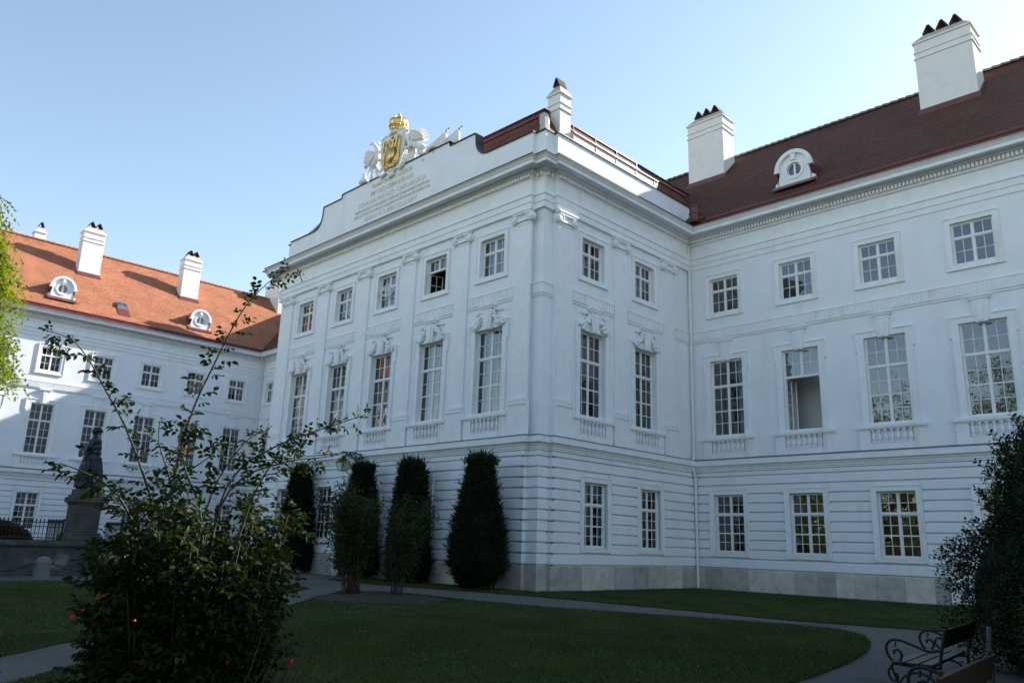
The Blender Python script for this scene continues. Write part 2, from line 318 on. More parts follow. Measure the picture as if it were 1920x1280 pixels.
wcount = [0]
def make_window(F, kind, uc, w, z0, z1, dep, style, curtain=None, opened=None, label=None, visible=True):
    """style: 'pavilion', 'wing'; kind U/M/G"""
    a, b = uc-w/2, uc+w/2; dg = DG if kind == 'G' else 0
    e = dep; org = F(uc, z0, -e)
    nt_, nb_ = (1, 2) if kind == 'U' else (2, 4)
    fb, tr, ml, gb = .055, .085, .075, .026
    h = (z1-z0-2*fb-tr)/(nt_+nb_); zt0 = z0+fb+nb_*h; zt1 = zt0+tr
    fr = MB(); g = MB()
    fr.fbox(F, a, b, z1-fb, z1, -e-.05, -e+.05); fr.fbox(F, a, b, z0, z0+fb, -e-.05, -e+.05)
    fr.fbox(F, a, a+fb, z0+fb, z1-fb, -e-.05, -e+.05); fr.fbox(F, b-fb, b, z0+fb, z1-fb, -e-.05, -e+.05)
    fr.fbox(F, a+fb, b-fb, zt0, zt1, -e-.05, -e+.065)
    half = (w-2*fb-ml)/2
    for part, (zz0, zz1, nr) in enumerate(((z0+fb, zt0, nb_), (zt1, z1-fb, nt_))):
        if part == 0 and opened: continue
        fr.fbox(F, uc-ml/2, uc+ml/2, zz0, zz1, -e-.045, -e+.045)
        for s in (0, 1):
            x0 = a+fb if s == 0 else uc+ml/2; x1 = x0+half
            st = .03   # sash stile
            fr.fbox(F, x0, x0+st, zz0, zz1, -e-.03, -e+.02); fr.fbox(F, x1-st, x1, zz0, zz1, -e-.03, -e+.02)
            fr.fbox(F, x0+st, x1-st, zz0, zz0+st, -e-.03, -e+.02); fr.fbox(F, x0+st, x1-st, zz1-st, zz1, -e-.03, -e+.02)
            xm = (x0+x1)/2; fr.fbox(F, xm-gb/2, xm+gb/2, zz0+st, zz1-st, -e-.02, -e+.018)
            for r in range(1, nr):
                zz = zz0+(zz1-zz0)*r/nr; t = gb*(2.2 if (kind != 'U' and nr == 4 and r == 2) else 1)
                fr.fbox(F, x0+st, xm-gb/2, zz-t/2, zz+t/2, -e-.02, -e+.018); fr.fbox(F, xm+gb/2, x1-st, zz-t/2, zz+t/2, -e-.02, -e+.018)
            for c in (0, 1):
                for r in range(nr):
                    p0 = zz0+(zz1-zz0)*r/nr; p1 = zz0+(zz1-zz0)*(r+1)/nr; q0 = x0+(x1-x0)*c/2; q1 = q0+(x1-x0)/2
                    j = [random.gauss(0, .0014) for _ in range(3)]; j.append(j[0]+j[2]-j[1])
                    g.quad(F(q0, p0, -e+j[0]), F(q1, p0, -e+j[1]), F(q1, p1, -e+j[2]), F(q0, p1, -e+j[3]))
    if opened:   # the lower casement leaf swings into the room at the left
        n = len(fr.v); ang = math.radians(opened); zz0, zz1 = z0+fb, zt0; L = half
        leaf = MB(); lg = MB(); u = F.u*math.cos(ang)-F.n*math.sin(ang); nn = F.u*math.sin(ang)+F.n*math.cos(ang)
        base = F(a+fb, 0, -e); G = lambda uu, z, d=0: Vector((base.x, base.y, 0))+u*uu+nn*d+Vector((0, 0, z))
        st = .05
        for (x0, x1, y0, y1) in ((0, st, zz0, zz1), (L-st, L, zz0, zz1), (st, L-st, zz0, zz0+st), (st, L-st, zz1-st, zz1), (L/2-.014, L/2+.014, zz0+st, zz1-st)):
            leaf.fbox(G, x0, x1, y0, y1, -.02, .02)
        for r in range(1, nb_):
            zz = zz0+(zz1-zz0)*r/nb_; leaf.fbox(G, st, L/2-.014, zz-.013, zz+.013, -.018, .018); leaf.fbox(G, L/2+.014, L-st, zz-.013, zz+.013, -.018, .018)
        lg.quad(G(st, zz0+st), G(L-st, zz0+st), G(L-st, zz1-st), G(st, zz1-st))
    win = pal(fr, 'window', 'wood_white', org=org)
    if label: win['label'] = label
    pal(g, 'pane', 'glass', win, org=org, recalc=False)
    if opened:
        lf = pal(leaf, 'casement', 'wood_white', win, org=org); pal(lg, 'casement_pane', 'glass', win, org=org)
    # room behind
    rm = MB(); q0, q1, r0, r1, dd = a-.35, b+.35, z0-.15, z1+.2, -e-(1.6 if opened else 1.1); f0 = -e-.055
    rm.quad(F(q0, r0, dd), F(q1, r0, dd), F(q1, r1, dd), F(q0, r1, dd)); rm.quad(F(q0, r0, f0), F(q0, r0, dd), F(q0, r1, dd), F(q0, r1, f0))
    rm.quad(F(q1, r0, f0), F(q1, r0, dd), F(q1, r1, dd), F(q1, r1, f0)); rm.quad(F(q0, r0, f0), F(q1, r0, f0), F(q1, r0, dd), F(q0, r0, dd)); rm.quad(F(q0, r1, f0), F(q1, r1, f0), F(q1, r1, dd), F(q0, r1, dd))
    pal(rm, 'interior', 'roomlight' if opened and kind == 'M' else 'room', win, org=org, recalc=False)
    if curtain:
        c = MB(); dcur = -e-.22
        for (c0, c1) in curtain:
            n = max(6, int((c1-c0)*w/.05)); ph = random.random()*6
            pts = [(a+w*(c0+(c1-c0)*i/n), dcur+.035*math.sin(i*1.15+ph)+.012*random.random()) for i in range(n+1)]
            for (p, dp), (q, dq) in zip(pts, pts[1:]): c.quad(F(p, z0, dp), F(q, z0, dq), F(q, z1, dq), F(p, z1, dp))
        pal(c, 'curtain', 'curtain', win, org=org, smooth=False, recalc=False)
    s = MB()
    if kind == 'U':
        wd = .20; border(s, F, a, b, z0, z1, wd, 0, .05); border(s, F, a-wd, b+wd, z0-wd, z1+wd, .035, 0, .085, 'LRT')
        s.fbox(F, a-wd-.07, b+wd+.07, z0-wd-.055, z0-wd, 0, .10)
    elif kind == 'M':
        wd = .24; s.fbox(F, a-wd, b+wd, z1, z1+wd, 0, .06)
        for sg, u in ((-1, a), (1, b)):
            lo, hi = sorted((u, u+sg*wd)); s.fbox(F, lo, hi, z0, z1, 0, .06)
            lo, hi = sorted((u+sg*wd, u+sg*(wd+.08))); s.fbox(F, lo, hi, z1-.55, z1+wd, 0, .06)     # ears
            lo, hi = sorted((u+sg*wd, u+sg*(wd+.03))); s.fbox(F, lo, hi, z0, z1-.55, 0, .085)
            lo, hi = sorted((u+sg*(wd+.08), u+sg*(wd+.115))); s.fbox(F, lo, hi, z1-.58, z1+wd+.05, 0, .09)
            lo, hi = sorted((u+sg*(wd+.08), u+sg*.30)); s.fbox(F, lo, hi, z1+wd, z1+wd+.05, 0, .10)
        mid = (uc-.34, uc+.34)
        s.fbox(F, a-.30, mid[0], z1+wd, z1+wd+.05, 0, .10); s.fbox(F, mid[1], b+.30, z1+wd, z1+wd+.05, 0, .10)
        s.fbox(F, a-wd, b+wd, z0-.07, z0, 0, .07)
    else:
        wd = .19; border(s, F, a, b, z0, z1, wd, dg-.05, dg+.045); border(s, F, a-wd, b+wd, z0-wd, z1+wd, .035, dg-.05, dg+.075, 'LRT')
        s.fbox(F, a-.01, b+.01, z0-.04, z0, -e+.06, dg+.06)
    pal(s, 'surround', 'trim', win, org=org)
    if kind == 'M':
        k = MB(); zt = 11.70
        pr = .13 if style == 'wing' else .2
        k.prism(F, [(uc-.20, z1-.06), (uc+.20, z1-.06), (uc+.30, zt-.13), (uc-.30, zt-.13)], 0, pr)
        k.prism(F, [(uc-.09, z1-.02), (uc+.09, z1-.02), (uc+.15, zt-.16), (uc-.15, zt-.16)], pr, pr+.04)
        k.fbox(F, uc-.36, uc+.36, zt-.13, zt-.04, 0, pr+.05); k.fbox(F, uc-.40, uc+.40, zt-.04, zt+.03, 0, pr+.09)
        pal(k, 'keystone', 'trim', win, org=org)
    return win
# ------------------------------------------------------------------ palace walls
def op(u, w, z0, z1, dep): return (u-w/2, u+w/2, z0, z1, dep)
WU, WM, WG = 1.54, 1.70, 1.51
front = [op(u, WU, ZU0, ZU1, .22) for u in front_u]+[op(u, WM, ZM0, ZM1, .22) for u in front_u]
side = [op(u, WU, ZU0, ZU1, .22) for u in side_u]+[op(u, WM, ZM0, ZM1, .25) for u in side_u]
right = [op(u, WU, ZU0, ZU1, .16) for u in right_u]+[op(u, WM, ZM0, ZM1, .16) for u in right_u]
left = [op(u, 1.45, ZU0, ZU1, .14) for u in left_u]+[op(u, 1.58, ZM0, ZM1, .14) for u in left_u]
ret = [op(u, 1.45, ZU0, ZU1, .16) for u in ret_u]+[op(u, 1.58, ZM0, ZM1, .16) for u in ret_u]
ZT = 17.3
for F, u0, u1, ops in ((FR, XL+NO, -NO, front), (SD, NO, D, side), (RW, 0, XE, right), (LW, YS, D, left), (RET, 0, W+XL, ret)):
    mb = MB(); wall(mb, F, u0, u1, 5.6, ZT, 0, ops); pal(mb, 'wall', 'stucco', recalc=False)
mb = MB()
mb.sweep([(-NO, 0), (-NO, NP), (-NP, NP), (-NP, NO), (0, NO)], [(0, 5.6), (0, ZT)]); pal(mb, 'wall', 'stucco', recalc=False)
mb = MB(); mb.sweep([(XL, D), (XL, NO), (XL+NP, NO), (XL+NP, NP), (XL+NO, NP), (XL+NO, 0)], [(0, 5.6), (0, ZT)]); pal(mb, 'wall', 'stucco', recalc=False)
# ground storey: recessed ground and proud courses
gd = DG-.11; DOOR = (-10.813, .95, 3.45)
gf = [op(u, WG, ZG0, ZG1, -.01) for i, u in enumerate(front_u) if i != 2]; dop = (DOOR[0]-.95, DOOR[0]+.95, 0, 4.4, .3)
gs = [op(u, WG, ZG0, ZG1, -.01) for u in side_u]; gr = [op(u, WG, ZG0, ZG1, -.01) for u in right_u]
gl = [op(u, 1.45, ZG0, ZG1, -.01) for u in left_u]; gt = [op(u, 1.45, ZG0, ZG1, -.01) for u in ret_u]
for F, u0, u1, ops in ((FR, XL+NO-gd, -NO+gd, gf+[dop]), (SD, NO-gd, D-gd, gs), (RW, gd, XE, gr), (LW, YS, D-gd, gl), (RET, gd, W+XL-gd, gt)):
    mb = MB(); wall(mb, F, u0, u1, .0, 5.62, gd, ops); pal(mb, 'wall', 'stucco', recalc=False)
mb = MB()
mb.sweep([(-NO-.02, 0)]+PATH[8:13]+[(0, NO+.02)], [(gd, 0), (gd, 5.62)]); pal(mb, 'wall', 'stucco', recalc=False); mb = MB(); mb.sweep(PATH[2:8]+[(XL+NO+.02, 0)], [(gd, 0), (gd, 5.62)]); pal(mb, 'wall', 'stucco', recalc=False)

S = [0]
for a, b in zip(PATH, PATH[1:]): S.append(S[-1]+math.dist(a, b))
SEG = {id(LW): (0, YS), id(RET): (1, 0), id(FR): (7, XL+NO), id(SD): (12, NO), id(RW): (13, 0)}
def arc(F, u): k, u0 = SEG[id(F)]; return S[k]+u-u0
def ppoint(s):
    for i in range(len(PATH)-1):
        if s <= S[i+1]+1e-9:
            t = (s-S[i])/(S[i+1]-S[i]); a, b = PATH[i], PATH[i+1]; return (a[0]+(b[0]-a[0])*t, a[1]+(b[1]-a[1])*t)
def subpaths(excl, s0=0, s1=None):
    s1 = S[-1] if s1 is None else s1; cur = s0; out = []
    for a, b in sorted(excl)+[(s1, s1)]:
        if a > cur+.02: out.append([ppoint(cur)]+[PATH[i] for i in range(len(PATH)) if cur+1e-4 < S[i] < a-1e-4]+[ppoint(a)])
        cur = max(cur, b)
    return out
exW = []
for F, ops in ((FR, gf), (SD, gs), (RW, gr), (LW, gl), (RET, gt)):
    for o in ops: exW.append((arc(F, o[0]-.235), arc(F, o[1]+.235)))
grooves = [ZPL+.01]+[1.395+.409*k for k in range(10)]+[5.33]
mb = MB()
for z0, z1 in zip(grooves, grooves[1:]):
    ex = []
    if 1.45 < z1 and z0 < 4.45: ex += exW
    if z0 < 4.5: 
        hw = .95+.12 if z1 < 3.5 else (.95+.12 if z1 < 4 else .95+.05)
        ex.append((arc(FR, DOOR[0]-hw), arc(FR, DOOR[0]+hw)))
    if z0 > 4.0: ex.append((arc(FR, DOOR[0]-.34), arc(FR, DOOR[0]+.34)))
    a, b = z0+.034, z1-.034
    for p in subpaths(ex): mb.sweep(p, [(gd-.01, a), (DG-.02, a), (DG, a+.018), (DG, b-.018), (DG-.02, b), (gd-.01, b)], cap=True)
pal(mb, 'rustication', 'stucco')
# door with arched head and keystone
k = MB(); dc = DOOR[0]
arch = lambda r, n=14: [(dc+r*math.cos(math.pi*i/n), DOOR[2]+r*math.sin(math.pi*i/n)) for i in range(n+1)]
for i, (o, p) in enumerate(zip(arch(1.16), arch(1.16)[1:])):
    q, r_ = arch(.95)[i], arch(.95)[i+1]; k.prism(FR, [q, o, p, r_], gd-.02, DG+.05)
k.fbox(FR, dc-1.16, dc-.95, 0, DOOR[2], gd-.02, DG+.05); k.fbox(FR, dc+.95, dc+1.16, 0, DOOR[2], gd-.02, DG+.05)
k.prism(FR, [(dc-.2, 4.3), (dc+.2, 4.3), (dc+.32, 5.35), (dc-.32, 5.35)], gd, DG+.16)
dr = MB(); dr.fbox(FR, dc-.95, dc-.02, 0, 4.4, -.3, -.22); dr.fbox(FR, dc+.02, dc+.95, 0, 4.4, -.3, -.22)
for s in (-1, 1):
    for z0, z1 in ((.3, 1.3), (1.5, 2.9), (3.05, 4.0)): dr.fbox(FR, dc+s*.49-.33, dc+s*.49+.33, z0, z1, -.22, -.19)
dro = pal(dr, 'door', 'door'); pal(k, 'door_surround', 'trim', dro)
# plinth of stone slabs
mb = MB(); s = 0; mb2 = None
exD = [(arc(FR, dc-1.17), arc(FR, dc+1.17))]
while s < S[-1]:
    e = min(S[-1], s+random.uniform(.75, 1.35))
    if e > S[-1]-.3: e = S[-1]
    for x in S:
        if abs(e-x) < .2: e = min(S[-1], x+.25)
    if S[8] < e < S[12] and s < S[8]: e = S[12]+.3
    if S[2] < e < S[7] and s < S[3]: e = S[7]+.3
    if s > arc(FR, dc) and mb2 is None: pal(mb, 'plinth', 'plinth'); mb = mb2 = MB()
    mb.tone = random.random()**1.3 if random.random() < .75 else 1.1
    for p in subpaths([x for x in exD if x[0] < e and x[1] > s], s+.004, e-.004): mb.sweep(p, [(gd-.02, -.05), (DG+.02, -.05), (DG+.02, ZPL-.03), (DG+.005, ZPL-.012), (gd-.02, ZPL-.012)], cap=True)
    s = e
pal(mb, 'plinth', 'plinth')
# string course and its lead cover
mb = MB(); g = DG
mb.sweep(PATH, [(gd, 5.30), (g+.03, 5.32), (g+.03, 5.37), (g+.065, 5.40), (g+.065, 5.45), (g+.12, 5.52), (g+.12, 5.56), (g+.24, 5.60), (g+.24, 5.63), (g+.24, 5.85), (g+.22, 5.865)])
pal(mb, 'string_course', 'trim', recalc=False)
mb = MB(); mb.sweep(PATH, [(g+.255, 5.845), (g+.26, 5.875), (-.02, 5.985)]); pal(mb, 'lead_cover', 'lead', recalc=False)

# fluted band, architrave, cornice
BAND = [(0, 11.71), (.05, 11.74), (.05, 11.80), (.09, 11.84), (.09, 11.87), (.04, 11.88), (.04, 12.27), (.075, 12.28), (.075, 12.315), (0, 12.33)]
def flutes(mb, F, u0, u1, skip=()):
    n = max(1, int(round((u1-u0)/.16))); p = (u1-u0)/n
    for i in range(n):
        c = u0+p*(i+.5); mb.fbox(F, c-p*.29, c+p*.29, 11.90, 12.235, .035, .068)
pil_f = [-1.128-3.874*k for k in range(6)]; pil_s = [1.31, 5.187, 9.064]
mb = MB(); mb.sweep([(0, D), (XE, D)], BAND); flutes(mb, RW, .1, 24); pal(mb, 'fluted_band', 'trim', recalc=False)
mb = MB(); mb.sweep([(-W, YS), (-W, D), (XL, D)], BAND); flutes(mb, LW, -26.5, D-.1); flutes(mb, RET, .1, 10)
pal(mb, 'fluted_band', 'trim', recalc=False)
for a, b in zip(pil_f[1:], pil_f): mb = MB(); mb.sweep([(a+.46, 0), (b-.46, 0)], BAND, cap=True); flutes(mb, FR, a+.5, b-.5); pal(mb, 'fluted_band', 'trim', recalc=False)
for a, b in ((pil_s[0], pil_s[1]), (pil_s[1], pil_s[2])): mb = MB(); mb.sweep([(0, a+.46), (0, b-.46)], BAND, cap=True); flutes(mb, SD, a+.5, b-.5); pal(mb, 'fluted_band', 'trim', recalc=False)
mb = MB()
mb.sweep([(0, pil_s[2]+.46), (0, D)], BAND, cap=True); flutes(mb, SD, pil_s[2]+.5, D-.06); pal(mb, 'fluted_band', 'trim', recalc=False); mb = MB()
mb.sweep([(-NO, NP), (-NP, NP), (-NP, NO)], BAND)
flutes(mb, Fc((0, NP), (1, 0), (0, -1)), -NO+.06, -NP); flutes(mb, Fc((-NP, 0), (0, 1), (1, 0)), NP, NO-.06)
pal(mb, 'fluted_band', 'trim', recalc=False)
AR = lambda o: [(0, 15.61), (o+.045, 15.61), (o+.045, 15.875), (o+.085, 15.88), (o+.085, 16.15), (o+.10, 16.16), (o+.14, 16.19), (o+.14, 16.225), (o+.015, 16.24), (o+.015, 17.0)]
for pth, o in (([(0, D), (XE, D)], 0), ([(-W, YS), (-W, D), (XL, D)], 0), (PATH[2:14], .10)): mb = MB(); mb.sweep(pth, AR(o)); pal(mb, 'architrave', 'trim', recalc=False)
CORN = [(.02, 16.91), (.12, 16.93), (.15, 17.0), (.15, 17.215), (.30, 17.225), (.35, 17.32), (.35, 17.36), (.78, 17.36), (.79, 17.27), (.82, 17.27), (.82, 17.42), (.86, 17.435), (.89, 17.48), (.97, 17.53), (1.0, 17.545), (1.0, 17.57)]
mb = MB(); mb.sweep(PATH, CORN); corn = pal(mb, 'cornice', 'trim', recalc=False)
for F, u0, u1 in ((FR, XL+NO-.15, -NO+.15), (SD, NO-.15, D-.3), (RW, .3, 24), (LW, -26.5, D-.3), (RET, .3, 21.5), (Fc((0, NP), (1, 0), (0, -1)), -NO+.3, -NP+.15), (Fc((-NP, 0), (0, 1), (1, 0)), NP-.15, NO-.3)):
    n = int((u1-u0)/.155)
    mb = MB()
    for i in range(n): c = u0+(u1-u0)*(i+.5)/n; mb.fbox(F, c-.05, c+.05, 17.025, 17.195, .145, .29)
    pal(mb, 'dentil_course', 'trim', corn)
mb = MB(); mb.sweep(PATH[2:14], [(1.015, 17.55), (1.02, 17.60), (.98, 17.615), (-.3, 17.66)]); pal(mb, 'cornice_flashing', 'darkedge', recalc=False)
for pth in ([(0, D), (XE, D)], [(-W, YS), (-W, D), (XL, D)]):
    mb = MB(); mb.sweep(pth, [(1.02, 17.555), (1.03, 17.60), (.72, 17.78), (.72, 17.80)])
    mb.sweep(pth, [(.68+.09*math.cos(t), 17.87+.09*math.sin(t)) for t in [2*math.pi*i/10 for i in range(11)]])
    mb.sweep(pth, [(.72, 17.79), (.60, 17.82), (.55, 17.95)])
    # standing seams on the sheet
    if pth[0][0] == 0:
        for i in range(20):
            x = .6+i*1.15; mb.hexa([(x-.015, D-1.03, 17.59), (x+.015, D-1.03, 17.59), (x+.015, D-.73, 17.77), (x-.015, D-.73, 17.77), (x-.015, D-1.03, 17.63), (x+.015, D-1.03, 17.63), (x+.015, D-.73, 17.81), (x-.015, D-.73, 17.81)])
    else:
        for i in range(30):
            y = -26+i*1.15; X = lambda d: -W+d; mb.hexa([(X(1.03), y-.015, 17.59), (X(1.03), y+.015, 17.59), (X(.73), y+.015, 17.77), (X(.73), y-.015, 17.77), (X(1.03), y-.015, 17.63), (X(1.03), y+.015, 17.63), (X(.73), y+.015, 17.81), (X(.73), y-.015, 17.81)])
    pal(mb, 'gutter', 'copper', recalc=False)

# ------------------------------------------------------------------ roofs
K = .945; RUN = 7.65; ZR0, ZR1 = 17.95, 17.95+.945*7.65
ye, yr = D-.62, D-.62+RUN; xe, xr = -W+.62, -W+.62-RUN
mb = MB(); mb.quad((xe, ye, ZR0), (XE, ye, ZR0), (XE, yr, ZR1), (xr, yr, ZR1)); sl_ = math.hypot(1, K)
pal(mb, 'roof', 'oldtile', uv=lambda p: (p.x, (p.y-ye)*sl_), recalc=False)
mb = MB(); mb.quad((xe, YS, ZR0), (xe, ye, ZR0), (xr, yr, ZR1), (xr, YS, ZR1))
pal(mb, 'roof', 'tile', uv=lambda p: (p.y, (xe-p.x)*sl_), recalc=False)
mb = MB(); yb, xb = yr+RUN, xr-RUN
mb.quad((xr, yr, ZR1), (XE, yr, ZR1), (XE, yb, ZR0), (xb, yb, ZR0)); pal(mb, 'roof', 'oldtile', uv=lambda p: (p.x+p.y, p.z), recalc=False); mb = MB(); mb.quad((xr, YS, ZR1), (xr, yr, ZR1), (xb, yb, ZR0), (xb, YS, ZR0))
pal(mb, 'roof', 'tile', uv=lambda p: (p.x+p.y, p.z), recalc=False)
mb = MB()   # outer walls facing away from the court
mb.quad((XE, D, 0), (XE, yb-.6, 0), (XE, yb-.6, 18.2), (XE, D, 18.2)); mb.quad((xb+.6, yb-.6, 0), (XE, yb-.6, 0), (XE, yb-.6, 18), (xb+.6, yb-.6, 18)); mb.quad((xb+.6, YS, 0), (xb+.6, yb-.6, 0), (xb+.6, yb-.6, 18), (xb+.6, YS, 18)); mb.quad((xb+.6, YS, 0), (-W, YS, 0), (-W, YS, 18.2), (xb+.6, YS, 18.2)); mb.add([(XE, ye, ZR0), (XE, yr, ZR1), (XE, yb, ZR0)], [(0, 1, 2)])
pal(mb, 'wall', 'stucco', recalc=False)
def ridge(p0, p1, r=.15, mat='ridge'):
    mb = MB(); p0, p1 = Vector(p0), Vector(p1); n = int((p1-p0).length/.4); d = (p1-p0).normalized(); s = d.cross(Vector((0, 0, 1))).normalized()
    for i in range(n):
        a = p0+(p1-p0)*(i/n); b = p0+(p1-p0)*((i+1.06)/n); vs = []
        for q, rr, dz in ((a, r*1.1, .05), (b, r*.95, .02)):
            for k in range(7): t = math.pi*(k/6*1.1-.05); vs.append(q+s*math.cos(t)*rr+Vector((0, 0, math.sin(t)*rr+dz-.04)))
        mb.add(vs, [(k, k+1, 8+k, 7+k) for k in range(6)]+[tuple(range(7))])
    pal(mb, 'roof_ridge', mat, recalc=False)
ridge((xr, yr, ZR1), (22, yr, ZR1), mat='oldridge'); ridge((xr, yr, ZR1), (xr, -26, ZR1))
mb = MB(); mb.tube([(xe, ye, ZR0+.01), (xr, yr, ZR1+.01)], .05, 5); pal(mb, 'valley_flashing', 'copper')

def chimney(x0, x1, y0, y1, z0, z1, ncap, along, label=None, foot=True):
    """z1 = shoulder height; along = axis the row of caps runs on"""
    mb = MB(); mb.box(x0, x1, y0, y1, z0, z1-.95)
    def slab(o, a, b): mb.box(x0-o, x1+o, y0-o, y1+o, a, b)
    slab(.05, z1-.95, z1-.89); slab(.0, z1-.89, z1-.62); slab(.045, z1-.62, z1-.56); slab(.0, z1-.56, z1-.10); slab(.07, z1-.10, z1)
    ch = pal(mb, 'chimney', 'chimney', org=((x0+x1)/2, (y0+y1)/2, z0), bevel=.012)
    c = MB(); i_ = .05; ins = min(x1-x0, y1-y0)*.26; h = .46
    c.hexa([(x0-i_, y0-i_, z1), (x1+i_, y0-i_, z1), (x1+i_, y1+i_, z1), (x0-i_, y1+i_, z1), (x0+ins, y0+ins, z1+h), (x1-ins, y0+ins, z1+h), (x1-ins, y1-ins, z1+h), (x0+ins, y1-ins, z1+h)])
    pal(c, 'chimney_crown', 'concrete', ch, org=((x0+x1)/2, (y0+y1)/2, z1))
    Lx, Ly = (x0+ins, x1-ins), (y0+ins, y1-ins)
    for i in range(ncap):
        t = (i+.5)/ncap; p = MB()
        cx = Lx[0]+(Lx[1]-Lx[0])*t if along == 'x' else (x0+x1)/2; cy = Ly[0]+(Ly[1]-Ly[0])*t if along == 'y' else (y0+y1)/2
        ax = Vector((1, 0, 0)) if along == 'x' else Vector((0, 1, 0)); ay = Vector((0, 0, 1)).cross(ax)
        wd = min(.25, ((Lx[1]-Lx[0]) if along == 'x' else (Ly[1]-Ly[0]))/ncap*.44); hh = .44; dp = max(.2, (min(x1-x0, y1-y0)/2-ins)+.1); B = Vector((cx, cy, z1+h))
        for sg in (-1, 1):   # two leaning tiles, open below the ridge
            a = B+ax*sg*wd; b = B+Vector((0, 0, hh)); th = .05; nrm = (ax*sg*hh+Vector((0, 0, wd))).normalized()*th
            p.hexa([a-ay*dp, a+ay*dp, b+ay*dp, b-ay*dp, a-ay*dp+nrm, a+ay*dp+nrm, b+ay*dp+nrm, b-ay*dp+nrm])
        pal(p, 'chimney_cap', 'cap', ch, org=B)
    if foot:
        f = MB(); f.box(x0-.03, x1+.03, y0-.03, y1+.03, z0-.3, z0+.22) if False else None
    return ch
yoff = lambda y: ZR0+(y-ye)*K
xoff = lambda x: ZR0+(xe-x)*K
chimney(-2.70, -.33, 15.7, 17.0, yoff(15.7)-.1, 26.98, 3, 'x'); chimney(10.54, 13.06, 15.3, 16.65, yoff(15.3)-.1, 26.42, 3, 'x')
chimney(-49.25, -48.28, -4.26, -2.6, xoff(-48.28)-.1, 26.07, 2, 'y'); chimney(-49.25, -48.23, 4.26, 5.84, xoff(-48.2)-.1, 26.0, 2, 'y')
chimney(-40.75, -39.45, 15.4, 16.7, yoff(15.4)-.1, 26.9, 3, 'x'); chimney(-52.4, -49.45, 14.45, 15.6, xoff(-49.45)-.1, 26.6, 4, 'x'); chimney(-53.0, -52.2, -6.95, -6.1, xoff(-51)-.5, 26.2, 1, 'y')
for (x0, x1, y0, ax) in ((-2.70, -.33, 15.7, 'y'), (10.54, 13.06, 15.3, 'y')):
    mb = MB(); z = yoff(y0); mb.hexa([(x0-.12, y0-.22, z-.22), (x1+.12, y0-.22, z-.22), (x1+.12, y0-.02, z-.02), (x0-.12, y0-.02, z-.02), (x0-.12, y0-.22, z-.16), (x1+.12, y0-.22, z-.16), (x1+.05, y0-.012, z+.2), (x0-.05, y0-.012, z+.2)]); pal(mb, 'chimney_flashing', 'copper')
    mb = MB()
    for xx in (x0-.04, x1+.04): mb = MB(); mb.hexa([(xx-.05, y0, z-.05), (xx+.05, y0, z-.05), (xx+.05, y0+1.3, z+1.18), (xx-.05, y0+1.3, z+1.18), (xx-.03, y0, z+.14), (xx+.03, y0, z+.14), (xx+.03, y0+1.3, z+1.37), (xx-.03, y0+1.3, z+1.37)]); pal(mb, 'chimney_flashing', 'copper')
for (y0, y1, x0) in ((-4.26, -2.6, -48.28), (4.26, 5.84, -48.23)):
    mb = MB(); z = xoff(x0); mb.hexa([(x0+.22, y0-.1, z-.21), (x0+.22, y1+.1, z-.21), (x0+.02, y1+.1, z-.02), (x0+.02, y0-.1, z-.02), (x0+.22, y0-.1, z-.15), (x0+.22, y1+.1, z-.15), (x0+.012, y1+.04, z+.2), (x0+.012, y0-.04, z+.2)]); pal(mb, 'chimney_flashing', 'copper')

